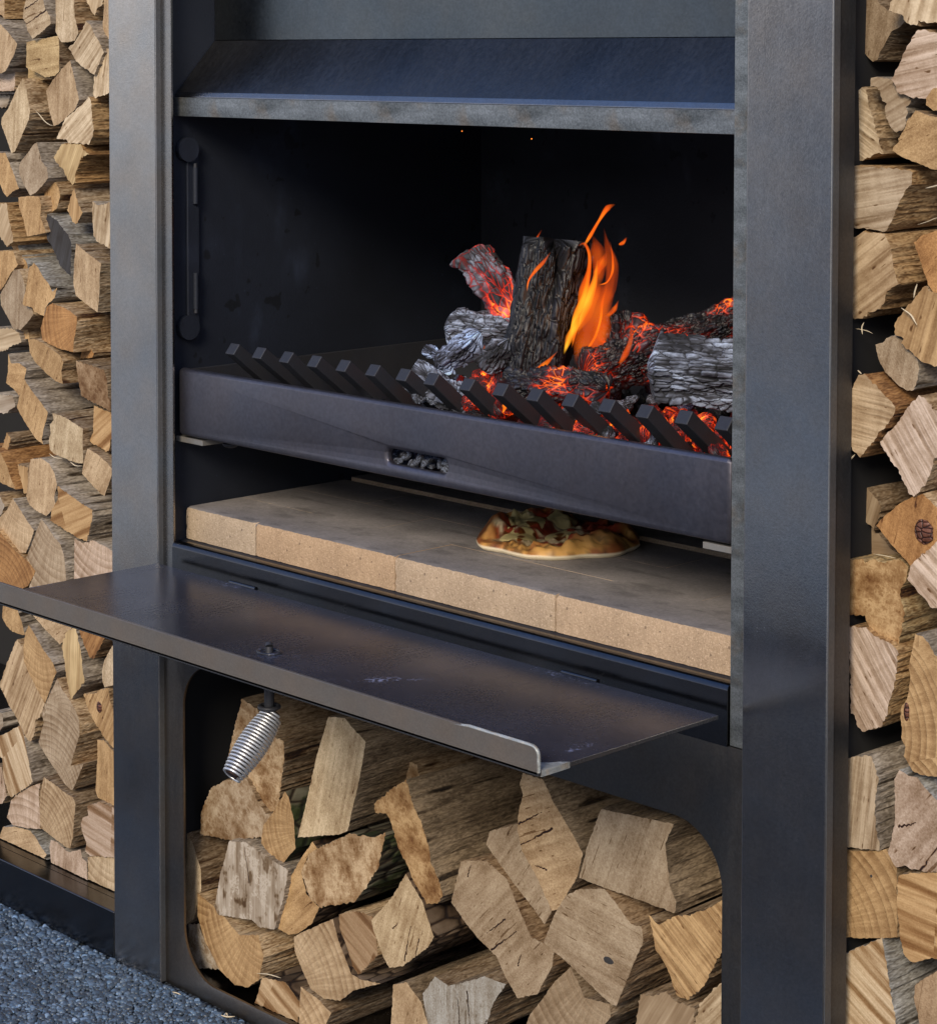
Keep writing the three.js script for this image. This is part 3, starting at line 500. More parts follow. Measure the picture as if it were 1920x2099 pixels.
log('g', 0.5, 'greytan', 'smooth', 80, 'weathered', 'dull tan rounded diamond log above the little arched one', [[-395, 1204], [-386, 1188], [-380, 1175], [-366, 1167], [-361, 1150], [-370, 1143], [-393, 1127], [-410, 1121], [-426, 1135], [-442, 1153], [-444, 1164], [-436, 1175], [-418, 1188], [-404, 1200]]);
log('g', 0, 'yellow', 'split', 60, 'orange', 'ragged yellow wedge log with torn orange side beside the post', [[-315, 1204], [-267, 1206], [-263, 1196], [-248, 1190], [-268, 1185], [-275, 1172], [-283, 1159], [-281, 1146], [-290, 1143], [-303, 1152], [-313, 1166], [-330, 1175], [-336, 1183], [-325, 1194]]);
log('g', 2, 'honey', 'smooth', 88, 'tan', 'small arched honey log with a vertical split in it', [[-378, 1144], [-364, 1142], [-354, 1133], [-352, 1121], [-361, 1103], [-375, 1096], [-402, 1092], [-403, 1104], [-396, 1124], [-392, 1134]]);
log('g', 0, 'honey', 'smooth', 70, 'tan', 'honey oblong log standing beside the arched split one', [[-437, 1117], [-404, 1121], [-378, 1121], [-373, 1107], [-377, 1091], [-363, 1066], [-384, 1062], [-416, 1057], [-421, 1069], [-425, 1084], [-435, 1101]]);
log('g', 1, 'pale', 'split', 60, 'honey', 'pale rough log at the picture edge beside the honey oblong', [[-553, 1099], [-488, 1105], [-483, 1081], [-473, 1056], [-471, 1045], [-488, 1035], [-517, 1059], [-554, 1067]]);
log('g', 1, 'honey', 'split', 80, 'greytan', 'thin honey splinter-edged log above the sawn block at the post', [[-298, 1137], [-290, 1117], [-278, 1101], [-295, 1083], [-304, 1085], [-319, 1103]]);
log('g', 0, 'pale', 'saw', 75, 'weathered', 'sawn block with fine upright stripes pressed against the post', [[-237, 1121], [-224, 1115], [-207, 1117], [-193, 1121], [-149, 1123], [-150, 1054], [-189, 1051], [-208, 1056], [-229, 1060], [-239, 1070], [-240, 1103]]);
log('g', 1, 'char', 'split', 70, 'silver', 'blackened grey log with silvery weathered top in the middle of the stack', [[-373, 1094], [-347, 1086], [-330, 1074], [-316, 1065], [-308, 1051], [-312, 1012], [-313, 1002], [-339, 1015], [-356, 1038], [-375, 1057], [-376, 1082]]);
log('g', 3, 'honey', 'split', 60, 'silver', 'honey-edged log with a long silver weathered side beneath the blackened one', [[-499, 1043], [-486, 1038], [-479, 1022], [-463, 1012], [-459, 995], [-469, 995], [-485, 1010], [-494, 1021], [-503, 1034]]);
log('g', 0, 'honey', 'smooth', 78, 'silver', 'leaf-shaped orange-tan log under the silver weathered side', [[-395, 1017], [-385, 1011], [-375, 1000], [-357, 987], [-347, 976], [-335, 983], [-342, 966], [-358, 957], [-365, 950], [-370, 936], [-395, 941], [-400, 947], [-421, 948], [-427, 952], [-417, 974], [-412, 996], [-408, 1009]]);
log('g', 0, 'tan', 'smooth', 85, 'greytan', 'big clean tan block with upright grain beside the post, bluish top', [[-281, 1054], [-248, 1041], [-212, 1029], [-217, 1010], [-219, 986], [-226, 954], [-242, 959], [-274, 970], [-286, 975], [-292, 992], [-288, 1024]]);
log('g', 1.5, 'honey', 'smooth', 80, 'tan', 'orange log cut by the picture edge beside the big brown shield-shaped one', [[-563, 1023], [-479, 1030], [-467, 1008], [-489, 991], [-506, 971], [-521, 962], [-564, 959]]);
log('g', 1, 'greytan', 'smooth', 82, 'tan', 'large dull brown shield-shaped log with fine upright grain', [[-465, 1001], [-448, 1002], [-436, 983], [-433, 973], [-440, 950], [-414, 943], [-412, 935], [-434, 918], [-454, 906], [-475, 907], [-491, 924], [-510, 941], [-511, 958], [-492, 975]]);
log('g', 0, 'rust', 'ring', 30, 'tan', 'rust-orange log with pale torn rim below the big clean tan block', [[-349, 958], [-316, 953], [-298, 949], [-281, 942], [-283, 923], [-288, 903], [-288, 888], [-326, 890], [-355, 895], [-373, 900], [-378, 917], [-370, 935], [-363, 952]]);
log('g', 2, 'pale', 'split', 10, 'weathered', 'pale low log at the picture edge under the shield-shaped one', [[-573, 898], [-489, 905], [-471, 899], [-466, 885], [-499, 874], [-510, 867], [-574, 860]]);
log('g', 3, 'honey', 'smooth', 40, 'tan', 'tiny honey corner of a log beneath the shield-shaped one', [[-490, 904], [-463, 911], [-454, 891], [-487, 887]]);
log('g', 0, 'honey', 'smooth', 55, 'tan', 'long honey log sloping down toward the rough brown block', [[-411, 897], [-394, 899], [-369, 894], [-341, 885], [-328, 880], [-318, 869], [-325, 855], [-323, 836], [-342, 838], [-366, 848], [-394, 862], [-408, 876]]);
log('g', 3, 'rust', 'smooth', 40, 'tan', 'small bright orange scrap above the rough brown block', [[-312, 886], [-290, 892], [-280, 884], [-285, 877], [-314, 873]]);
log('g', 0.3, 'honey', 'smooth', 2, 'weathered', 'hooked honey log with pale bluish top at the picture edge', [[-476, 867], [-469, 853], [-445, 855], [-426, 848], [-430, 833], [-439, 818], [-444, 804], [-462, 814], [-481, 821], [-476, 838]]);
log('g', 0, 'honey', 'smooth', 70, 'weathered', 'leaf-shaped honey log with a short black scratch across it', [[-436, 823], [-427, 832], [-409, 819], [-381, 802], [-360, 788], [-364, 775], [-373, 759], [-377, 743], [-373, 736], [-391, 741], [-401, 747], [-421, 761], [-437, 774], [-449, 786], [-440, 806]]);
log('g', 0, 'brown', 'rough', 60, 'dark', 'rough speckled brown block with bluish top against the post', [[-280, 876], [-258, 874], [-210, 869], [-204, 854], [-203, 833], [-196, 819], [-198, 808], [-242, 817], [-269, 824], [-274, 842]]);
log('g', 0, 'cream', 'smooth', 75, 'greytan', 'cream block with frayed lower edge and pale curled splinters', [[-348, 788], [-327, 787], [-310, 785], [-263, 774], [-265, 756], [-265, 721], [-280, 719], [-306, 720], [-330, 723], [-347, 724], [-359, 730], [-361, 744], [-355, 756], [-357, 769], [-345, 777]]);
log('g', 1, 'honey', 'stripe', 35, 'dark', 'honey log with dark slanting stripes against the post', [[-255, 809], [-212, 804], [-167, 805], [-167, 772], [-208, 764], [-211, 748], [-218, 743], [-233, 747], [-259, 751], [-264, 755], [-256, 766]]);
log('g', 3, 'weathered', 'split', 20, 'weathered', 'weathered speckled log at the picture edge behind the scratched leaf-shaped one', [[-591, 787], [-506, 795], [-498, 779], [-524, 764], [-592, 755]]);
log('g', 3, 'honey', 'split', 70, 'dark', 'thin honey point standing behind the orange pointed log', [[-524, 733], [-513, 724], [-521, 706], [-541, 701], [-534, 714]]);
log('g', 1, 'honey', 'smooth', 65, 'rust', 'orange pointed log entering from the picture edge', [[-560, 710], [-510, 704], [-494, 686], [-485, 666], [-473, 650], [-503, 654], [-533, 658], [-561, 658]]);
log('g', 0, 'tan', 'smooth', 50, 'dark', 'smooth tan diamond log pointing down beside the post', [[-253, 745], [-225, 738], [-202, 729], [-191, 721], [-196, 707], [-213, 678], [-223, 680], [-252, 695], [-269, 705], [-264, 722]]);
log('g', 0, 'tan', 'smooth', 80, 'weathered', 'tall bullet-shaped tan log beside the orange square one', [[-411, 708], [-382, 713], [-361, 708], [-346, 694], [-339, 678], [-346, 658], [-343, 647], [-350, 637], [-366, 625], [-391, 629], [-412, 636], [-421, 648], [-417, 668], [-415, 693]]);
log('g', 1, 'honey', 'split', 85, 'dark', 'narrow orange sliver standing against the bullet-shaped tan log', [[-461, 692], [-433, 691], [-434, 649], [-445, 647], [-452, 666]]);
log('g', 0, 'honey', 'stripe', 20, 'weathered', 'orange square log with fine level stripes and grey top', [[-331, 677], [-298, 667], [-273, 659], [-244, 652], [-245, 642], [-253, 622], [-263, 601], [-285, 603], [-321, 611], [-356, 619], [-350, 637], [-333, 655]]);
log('g', 0.5, 'tan', 'ring', 60, 'weathered', 'broad tan log with an orange streak above the flap edge', [[-470, 637], [-449, 623], [-429, 608], [-408, 595], [-420, 573], [-432, 556], [-453, 552], [-480, 566], [-508, 582], [-555, 581], [-555, 586], [-507, 602], [-487, 616]]);
log('g', 0, 'rust', 'ring', 50, 'honey', 'large orange log just above the flap corner at the picture edge', [[-547, 576], [-500, 583], [-473, 567], [-446, 553], [-424, 547], [-399, 533], [-410, 519], [-423, 505], [-465, 487], [-549, 473]]);
log('g', 0, 'greytan', 'ring', 80, 'weathered', 'tall greyish log with orange streaks cut off by the flap', [[-380, 618], [-363, 609], [-344, 594], [-328, 587], [-320, 573], [-315, 549], [-314, 524], [-314, 500], [-429, 479], [-416, 509], [-399, 533], [-426, 549], [-409, 575], [-395, 598]]);
log('g', 1, 'pink', 'ring', 88, 'weathered', 'whitish square log with a fine grid grain beside the post above the flap', [[-302, 599], [-281, 595], [-256, 603], [-241, 600], [-218, 596], [-205, 593], [-169, 598], [-170, 537], [-305, 513], [-303, 559]]);
log('g', 1.5, 'weathered', 'split', 60, 'tan', 'dull pale wedge at the picture edge above the broad streaked log', [[-570, 627], [-519, 631], [-508, 617], [-520, 601], [-570, 591]]);
log('g', 1, 'honey', 'smooth', 80, 'weathered', 'small orange leaf-shaped log just under the flap lip', [[-503, 479], [-475, 470], [-464, 453], [-456, 440], [-449, 421], [-456, 419], [-483, 420], [-498, 426], [-509, 438], [-507, 452]]);
log('g', 0, 'honey', 'ring', 88, 'weathered', 'golden diamond log with fine level grain below the flap', [[-416, 445], [-401, 434], [-376, 413], [-350, 398], [-340, 385], [-349, 374], [-367, 345], [-379, 327], [-395, 340], [-425, 368], [-437, 384], [-435, 408], [-428, 430]]);
log('g', 0.4, 'tan', 'saw', 65, 'tan', 'long tan log tucked behind the golden diamond one', [[-463, 412], [-449, 403], [-440, 407], [-442, 383], [-429, 366], [-399, 339], [-385, 324], [-398, 300], [-409, 293], [-409, 274], [-420, 258], [-426, 258], [-442, 268], [-456, 285], [-483, 305], [-507, 329], [-505, 337], [-491, 364], [-486, 373], [-474, 394]]);
log('g', 0.5, 'tan', 'smooth', 30, 'weathered', 'plain tan wedge coming down from under the flap', [[-420, 464], [-383, 492], [-304, 489], [-305, 463], [-313, 454], [-326, 447], [-329, 435], [-343, 427], [-357, 433], [-383, 444], [-408, 457]]);
log('g', 0, 'yellow', 'split', 85, 'weathered', 'upright two-tone log, golden with a pale split edge, below the flap', [[-301, 460], [-291, 465], [-284, 453], [-274, 423], [-271, 404], [-266, 385], [-283, 369], [-304, 350], [-314, 372], [-322, 404], [-329, 428], [-323, 441], [-316, 452]]);
log('g', 0, 'rust', 'saw', 60, 'brown', 'bright orange triangular log hanging under the flap near the post', [[-284, 468], [-278, 486], [-202, 486], [-212, 465], [-215, 460], [-242, 425], [-251, 425], [-267, 442]]);
log('g', 0, 'pale', 'smooth', 80, 'tan', 'pale narrow log against the post under the bright orange triangle', [[-156, 484], [-157, 402], [-196, 393], [-216, 386], [-221, 395], [-222, 410], [-216, 427], [-191, 457]]);
log('g', 0, 'greytan', 'ring', 65, 'tan', 'huge pinkish-grey diamond log with a split foot, below the flap', [[-338, 376], [-326, 362], [-302, 348], [-289, 337], [-279, 324], [-279, 300], [-297, 266], [-307, 245], [-271, 256], [-285, 234], [-304, 207], [-311, 207], [-330, 214], [-384, 248], [-399, 261], [-381, 297], [-388, 309], [-377, 325], [-354, 355]]);
{ const o = log('g', 0.5, 'honey', 'saw', 55, 'tan', 'honey log with a small dark knot against the post', [[-275, 363], [-240, 372], [-230, 380], [-210, 385], [-205, 363], [-197, 350], [-165, 347], [-165, 300], [-201, 293], [-224, 305], [-249, 324], [-266, 343]]); knot(o, -235, 351, 6.7, 8.8); }
log('g', 3, 'weathered', 'split', 20, 'weathered', 'grey-topped log at the picture edge behind the long tan one', [[-600, 259], [-547, 271], [-542, 251], [-553, 240], [-601, 227]]);
log('g', 0, 'pale', 'stripe', -48, 'weathered', 'white log with diagonal brown stripes near the stack foot', [[-553, 229], [-506, 248], [-446, 279], [-437, 265], [-427, 242], [-415, 216], [-406, 197], [-433, 179], [-470, 157], [-481, 164], [-494, 182], [-502, 213], [-553, 219]]);
log('g', 0.8, 'honey', 'smooth', 88, 'dark', 'tall orange oblong against the post near the stack foot', [[-247, 297], [-229, 301], [-204, 291], [-170, 291], [-171, 206], [-207, 202], [-230, 207], [-248, 207], [-255, 217], [-251, 245], [-247, 276]]);
log('g', 1, 'pink', 'smooth', 80, 'dark', 'pinkish sliver at the picture edge under the white striped log', [[-570, 181], [-517, 193], [-511, 174], [-504, 148], [-518, 132], [-571, 117]]);
log('g', 0.2, 'pink', 'ring', 75, 'tan', 'fan-shaped pinkish log with curved growth rings', [[-393, 197], [-399, 179], [-397, 150], [-398, 122], [-432, 115], [-474, 110], [-489, 119], [-481, 136], [-475, 150], [-460, 164], [-427, 183]]);
log('g', 0, 'tan', 'ring', 45, 'dark', 'brown-topped diamond log with one straight crack, beside the fan-shaped one', [[-381, 210], [-349, 206], [-327, 201], [-298, 198], [-291, 189], [-296, 167], [-300, 136], [-309, 115], [-319, 114], [-345, 118], [-388, 125], [-395, 133], [-395, 163], [-390, 189]]);
log('g', 0.3, 'pink', 'stripe', -10, 'dark', 'wavy-edged pinkish log with level ridges against the post foot', [[-229, 207], [-195, 206], [-164, 211], [-164, 136], [-199, 128], [-264, 114], [-277, 117], [-272, 133], [-282, 148], [-285, 158], [-280, 169], [-263, 178], [-266, 192]]);
log('g', 1, 'tan', 'smooth', 20, 'silver', 'low tan log with bluish end resting on the steel rail', [[-515, 95], [-477, 105], [-435, 109], [-421, 103], [-405, 91], [-389, 82], [-398, 74], [-389, 74], [-451, 74], [-517, 74], [-528, 74], [-518, 89]]);
log('g', 0.6, 'pink', 'smooth', 75, 'weathered', 'whitish log resting on the rail below the cracked diamond', [[-372, 111], [-354, 112], [-330, 105], [-320, 105], [-287, 118], [-285, 105], [-272, 102], [-272, 74], [-338, 74], [-374, 74], [-377, 97]]);
log('g', 0.8, 'pale', 'ring', 88, 'weathered', 'pale log with grid grain on the rail beside the post', [[-273, 109], [-244, 120], [-217, 126], [-171, 140], [-172, 74], [-274, 74]]);
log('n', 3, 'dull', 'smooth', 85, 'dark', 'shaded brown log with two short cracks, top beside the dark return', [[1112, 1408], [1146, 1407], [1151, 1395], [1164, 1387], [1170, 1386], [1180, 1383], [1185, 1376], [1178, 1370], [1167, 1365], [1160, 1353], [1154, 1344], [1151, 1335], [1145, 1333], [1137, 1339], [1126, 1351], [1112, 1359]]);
log('n', 0, 'pale', 'saw', 78, 'tan', 'pale log with ridged upright saw marks, topmost of the near stack', [[1193, 1405], [1260, 1404], [1260, 1373], [1239, 1373], [1222, 1376], [1220, 1371], [1213, 1371], [1206, 1375], [1202, 1382], [1193, 1385], [1186, 1387], [1187, 1392]]);
log('n', 0, 'pink', 'saw', 8, 'tan', 'large pinkish log with bluish stain, second from the top of the near stack', [[1222, 1366], [1230, 1367], [1246, 1361], [1260, 1358], [1261, 1296], [1233, 1295], [1212, 1297], [1199, 1301], [1196, 1307], [1190, 1315], [1194, 1322], [1200, 1332], [1207, 1346], [1214, 1358]]);
log('n', 2, 'pale', 'saw', -35, 'tan', 'white log with bold slanting saw ridges beside the dark return', [[1120, 1298], [1133, 1302], [1139, 1306], [1144, 1303], [1149, 1282], [1154, 1268], [1158, 1254], [1162, 1243], [1165, 1235], [1157, 1236], [1148, 1231], [1135, 1227], [1121, 1223]]);
log('n', 0.7, 'greytan', 'saw', 25, 'weathered', 'dull tan log with grey notches beneath the large pinkish one', [[1158, 1316], [1169, 1317], [1184, 1314], [1191, 1307], [1195, 1302], [1207, 1297], [1210, 1293], [1204, 1286], [1206, 1280], [1203, 1266], [1199, 1261], [1192, 1259], [1184, 1265], [1178, 1275], [1176, 1284], [1179, 1289], [1173, 1292], [1170, 1303], [1163, 1307], [1157, 1307]]);
log('n', 0, 'honey', 'smooth', 60, 'weathered', 'small orange corner of a log at the picture edge under the pinkish one', [[1241, 1306], [1261, 1309], [1262, 1283], [1242, 1283], [1233, 1289], [1233, 1296]]);
log('n', 0, 'honey', 'smooth', 25, 'brown', 'wide orange-tan log pointing toward the white ridged one', [[1219, 1283], [1231, 1279], [1247, 1276], [1262, 1276], [1263, 1220], [1243, 1223], [1226, 1228], [1204, 1234], [1191, 1240], [1192, 1244], [1199, 1250], [1198, 1253], [1206, 1264], [1209, 1272]]);
log('n', 0.5, 'greytan', 'saw', 14, 'honey', 'square brownish log with fine level saw lines beside the dark return', [[1133, 1221], [1144, 1222], [1165, 1222], [1189, 1221], [1209, 1220], [1212, 1218], [1211, 1205], [1204, 1200], [1194, 1180], [1188, 1166], [1183, 1156], [1177, 1154], [1161, 1157], [1144, 1156], [1133, 1156]]);
log('n', 0.5, 'tan', 'saw', 38, 'honey', 'big dull log with slanting ridges and blue-grey stains at its rim', [[1133, 1143], [1144, 1147], [1153, 1153], [1180, 1152], [1186, 1143], [1190, 1130], [1193, 1115], [1198, 1100], [1183, 1092], [1181, 1080], [1174, 1072], [1162, 1067], [1151, 1060], [1144, 1059], [1135, 1058]]);
log('n', 0, 'rust', 'smooth', 50, 'brown', 'vivid orange log at the picture edge beside the blue-stained one', [[1233, 1155], [1249, 1160], [1263, 1161], [1264, 1094], [1245, 1095], [1238, 1103], [1232, 1118], [1224, 1137], [1220, 1146]]);
log('n', 0, 'honey', 'saw', 75, 'tan', 'broad golden log with ragged lower edge under the vivid orange one', [[1234, 1101], [1241, 1096], [1250, 1093], [1264, 1092], [1265, 1017], [1235, 1021], [1226, 1026], [1218, 1032], [1210, 1035], [1205, 1039], [1208, 1044], [1197, 1047], [1196, 1056], [1200, 1065], [1212, 1078], [1224, 1091]]);
log('n', 0.8, 'greytan', 'smooth', 78, 'weathered', 'grey-brown feathered log hanging over the tan shield-shaped one', [[1167, 1033], [1176, 1036], [1181, 1041], [1186, 1043], [1193, 1045], [1203, 1041], [1201, 1036], [1213, 1030], [1221, 1024], [1223, 1015], [1221, 1001], [1216, 990], [1208, 988], [1197, 992], [1179, 1005], [1173, 1013], [1169, 1023]]);
log('n', -1.2, 'tan', 'saw', -5, 'rust', 'tan shield-shaped log jutting out past the dark return', [[1167, 1004], [1174, 999], [1191, 987], [1208, 974], [1208, 967], [1197, 953], [1183, 936], [1170, 922], [1164, 914], [1156, 919], [1148, 928], [1147, 934], [1149, 937], [1148, 946], [1149, 965], [1151, 983], [1156, 995], [1159, 1002]]);
log('n', -0.4, 'pink', 'saw', -55, 'tan', 'long pale log slanting down beside the shield-shaped one', [[1219, 975], [1230, 987], [1236, 986], [1254, 970], [1269, 965], [1269, 933], [1250, 924], [1247, 910], [1243, 899], [1234, 887], [1227, 880], [1220, 884], [1212, 897], [1208, 906], [1200, 912], [1189, 924], [1184, 933], [1191, 942], [1204, 953], [1213, 969]]);
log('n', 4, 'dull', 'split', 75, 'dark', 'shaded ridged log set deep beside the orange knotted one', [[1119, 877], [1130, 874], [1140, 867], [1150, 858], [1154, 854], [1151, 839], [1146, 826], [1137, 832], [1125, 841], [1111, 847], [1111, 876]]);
{ const o = log('n', 0, 'rust', 'smooth', 70, 'tan', 'orange diamond log with a big dark knot', [[1220, 878], [1235, 884], [1244, 878], [1253, 871], [1268, 869], [1268, 843], [1248, 830], [1231, 817], [1229, 814], [1220, 805], [1212, 812], [1194, 826], [1182, 838], [1177, 842], [1187, 853], [1197, 861], [1207, 870]]); knot(o, 1237, 844, 11.6, 13.2); }
log('n', -0.3, 'pink', 'saw', -40, 'tan', 'pale pinkish log with diagonal lines under the knotted one', [[1270, 845], [1255, 838], [1244, 827], [1232, 817], [1222, 804], [1219, 793], [1225, 787], [1236, 778], [1250, 766], [1256, 767], [1271, 769]]);
log('n', 1, 'honey', 'rough', 85, 'yellow', 'rough honeycombed brown log with yellow side, middle of the near stack', [[1134, 797], [1151, 801], [1160, 799], [1167, 803], [1180, 801], [1187, 805], [1199, 808], [1210, 802], [1206, 784], [1200, 770], [1206, 749], [1200, 726], [1197, 715], [1188, 717], [1180, 720], [1170, 720], [1161, 729], [1158, 732], [1156, 740], [1141, 738], [1135, 737]]);
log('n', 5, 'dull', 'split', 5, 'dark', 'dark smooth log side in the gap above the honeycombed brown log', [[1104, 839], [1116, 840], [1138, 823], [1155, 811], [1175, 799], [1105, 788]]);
log('n', 0.5, 'pink', 'saw', -52, 'honey', 'large round-edged whitish log with dense saw lines and growth rings', [[1139, 726], [1163, 729], [1173, 722], [1185, 721], [1201, 715], [1205, 709], [1203, 695], [1201, 683], [1197, 667], [1191, 651], [1189, 639], [1180, 624], [1161, 616], [1155, 613], [1149, 617], [1145, 629], [1140, 630]]);
{ const o = log('n', -0.3, 'honey', 'ring', 20, 'weathered', 'tall golden log with a dark scar beside the round-edged whitish one', [[1228, 735], [1237, 734], [1246, 727], [1252, 718], [1272, 708], [1274, 595], [1256, 591], [1242, 589], [1229, 591], [1218, 604], [1220, 614], [1214, 623], [1215, 633], [1212, 644], [1213, 654], [1220, 665], [1222, 676], [1223, 689], [1221, 700], [1224, 714], [1226, 726]]); knot(o, 1220, 651, 3.5, 10.0); }
log('n', 0.5, 'greytan', 'saw', 88, 'weathered', 'pale upright log with three short level cracks beside the dark return', [[1135, 580], [1154, 587], [1168, 591], [1174, 579], [1179, 566], [1175, 548], [1175, 532], [1177, 513], [1182, 498], [1182, 491], [1165, 488], [1145, 486], [1136, 484]]);
log('n', -0.3, 'pink', 'crack', 55, 'silver', 'rough pinkish log with a black split and whitened edge', [[1209, 586], [1221, 583], [1232, 584], [1242, 575], [1254, 568], [1279, 555], [1280, 496], [1248, 488], [1227, 486], [1221, 488], [1210, 483], [1204, 488], [1199, 495], [1203, 513], [1206, 530], [1205, 557], [1203, 575]]);
{ const o = log('n', 0.8, 'honey', 'ring', 30, 'tan', 'golden-brown wedge log with curved rings and two dark dots', [[1133, 478], [1157, 483], [1175, 488], [1187, 493], [1193, 486], [1201, 476], [1202, 438], [1204, 402], [1178, 394], [1152, 387], [1134, 383]]); knot(o, 1169, 459, 1.9, 2.2, 1); knot(o, 1157, 410, 3.1, 3.4, 1); }
log('n', -0.3, 'honey', 'stripe', -5, 'dark', 'square log with level brown and white bands, low in the near stack', [[1211, 473], [1224, 479], [1241, 485], [1280, 497], [1282, 406], [1249, 395], [1234, 387], [1227, 386], [1218, 392], [1213, 415], [1210, 443]]);
log('n', 0.5, 'pale', 'stripe', -30, 'silver', 'pale streaked log with silvery side, lowest beside the dark return', [[1130, 362], [1158, 379], [1171, 388], [1185, 397], [1189, 383], [1195, 357], [1200, 332], [1205, 315], [1206, 286], [1131, 262]]);
log('n', -0.2, 'brown', 'smooth', 80, 'dark', 'brown log rising from the lower picture edge, lowest of the near stack', [[1281, 402], [1242, 370], [1233, 361], [1233, 346], [1238, 333], [1243, 300], [1282, 313]]);
log('s', 0, 'cream', 'smooth', 80, 'dull', 'bright tall split log standing out below the flap lip', [[300, 451], [334, 457], [349, 448], [378, 435], [367, 383], [345, 308], [326, 298], [240, 272], [258, 327], [277, 392]]);
log('s', 2, 'tan', 'rough', 70, 'dark', 'dark-topped log partly hidden behind the spring handle', [[97, 431], [130, 422], [146, 395], [183, 387], [183, 366], [166, 284], [146, 279], [130, 286], [105, 322], [84, 344], [63, 339], [76, 377]]);
log('s', 1.6, 'greytan', 'rough', 60, 'dark', 'blunt two-tone log directly under the end of the spring handle', [[60, 305], [110, 319], [135, 293], [151, 279], [167, 283], [142, 243], [68, 219], [-6, 209], [-1, 244], [25, 286]]);
log('s', 1, 'honey', 'ring', 20, 'moss', 'small round log with mossy bark beside the bright tall split log', [[207, 317], [218, 289], [222, 249], [194, 221], [174, 221], [146, 237], [150, 262], [174, 289], [199, 323]]);
log('s', 0, 'weathered', 'stain', 85, 'weathered', 'grey block with chalky white stains', [[88, 228], [125, 236], [186, 224], [218, 220], [206, 175], [186, 128], [154, 122], [137, 128], [62, 114], [53, 123], [67, 174]]);
log('s', 0.8, 'honey', 'smooth', 40, 'bark', 'honey half-log wedged between the grey stained block and big half-round', [[260, 269], [271, 260], [252, 250], [236, 220], [248, 192], [275, 182], [259, 155], [232, 134], [208, 125], [176, 128], [196, 171], [216, 212], [236, 240]]);
log('s', 0, 'tan', 'rough', 20, 'moss', 'big half-round log with green mossy bark', [[288, 271], [345, 303], [393, 310], [416, 322], [404, 274], [378, 237], [356, 214], [288, 188], [265, 194], [246, 224], [261, 254]]);
log('s', 1, 'pale', 'smooth', 80, 'dark', 'pale log edge showing at the steel frame beside the grey stained block', [[-55, 200], [-26, 207], [-11, 192], [8, 162], [10, 135], [-7, 87], [-30, 70], [-56, 62]]);
log('s', 0, 'honey', 'ring', 60, 'tan', 'large curved honey half-log low at the frame corner', [[6, 129], [58, 119], [108, 98], [153, 111], [166, 83], [157, 49], [133, 31], [103, 25], [66, 35], [27, 67], [8, 97]]);
log('s', 1.5, 'weathered', 'rough', 50, 'bark', 'grey-brown log end against the rounded frame corner', [[-63, 59], [-5, 78], [8, 57], [42, 24], [-6, 12], [-28, 12], [-63, 26]]);
log('s', 0, 'tan', 'ring', 25, 'bark', 'large mottled round log with growth rings at its foot', [[226, 129], [288, 165], [315, 180], [326, 153], [352, 115], [371, 114], [414, 122], [356, 94], [326, 70], [288, 61], [261, 65], [241, 88], [226, 109]]);
log('s', 0.4, 'brown', 'stripe', -25, 'tan', 'dark striped wedge leaning on the mottled round log', [[318, 185], [355, 200], [388, 202], [392, 181], [399, 153], [359, 114], [347, 123], [336, 145], [321, 166]]);
log('s', -0.3, 'cream', 'crack', 80, 'bark', 'pale block with flaking white bark patch and dark barky underside', [[460, 280], [492, 252], [513, 212], [502, 195], [453, 156], [428, 146], [414, 159], [396, 189], [392, 200], [432, 240]]);
log('s', 0, 'honey', 'rough', 70, 'dull', 'long leaning honey log with a hooked top', [[461, 404], [471, 378], [489, 354], [502, 326], [506, 305], [520, 288], [526, 268], [516, 256], [492, 247], [475, 263], [457, 290], [439, 310], [425, 343], [418, 348], [395, 343], [393, 355], [411, 369], [429, 383]]);
log('s', 0, 'greytan', 'crack', 60, 'brown', 'long greyish log with two dark slits, sloping down the middle', [[559, 322], [606, 334], [641, 320], [658, 294], [684, 260], [723, 257], [720, 234], [695, 192], [661, 177], [638, 199], [624, 218], [586, 234], [565, 247], [541, 264]]);
log('s', 0.3, 'greytan', 'smooth', 55, 'brown', 'slanting greyish slab pressed against the tall tapering log', [[606, 371], [655, 393], [659, 376], [682, 351], [707, 317], [717, 301], [706, 282], [683, 298], [644, 322], [600, 353]]);
log('s', 0, 'tan', 'crack', 60, 'dull', 'tall tapering log reaching up to the flap corner', [[669, 461], [705, 461], [722, 437], [757, 404], [771, 387], [760, 354], [728, 307], [717, 302], [689, 339], [666, 362], [658, 387], [661, 412], [669, 434], [663, 445]]);
log('s', -0.2, 'greytan', 'smooth', 65, 'dull', 'large square smoky-grey log under the rounded frame corner', [[802, 449], [914, 459], [901, 433], [904, 410], [907, 384], [917, 368], [914, 354], [857, 355], [797, 355], [765, 356], [778, 397]]);
{ const o = log('s', -0.2, 'greytan', 'smooth', -8, 'brown', 'wide grey-tan log with black spots and a long crack', [[765, 342], [805, 353], [821, 343], [847, 323], [864, 324], [867, 307], [849, 269], [827, 219], [819, 218], [784, 232], [746, 248], [708, 261], [724, 299], [743, 328]]); knot(o, 813, 269, 13.0, 6.7, 1); knot(o, 812, 235, 9.9, 5.1, 1); }
log('s', 0, 'honey', 'saw', -35, 'dark', 'orange log with white nicks at the frame edge', [[1013, 405], [983, 387], [964, 374], [940, 360], [910, 348], [890, 333], [873, 340], [878, 325], [883, 302], [901, 284], [914, 257], [931, 256], [955, 279], [983, 327], [1014, 364]]);
log('s', 0.2, 'pale', 'saw', 50, 'dark', 'pale log corner low beside the frame edge', [[934, 207], [951, 260], [973, 284], [982, 292], [1013, 313], [1014, 232]]);
log('s', 0, 'silver', 'crack', 75, 'dark', 'silvery weathered log with pale split at the lower picture edge', [[511, 159], [535, 154], [553, 161], [601, 186], [639, 187], [618, 158], [601, 110], [508, 70], [489, 129]]);
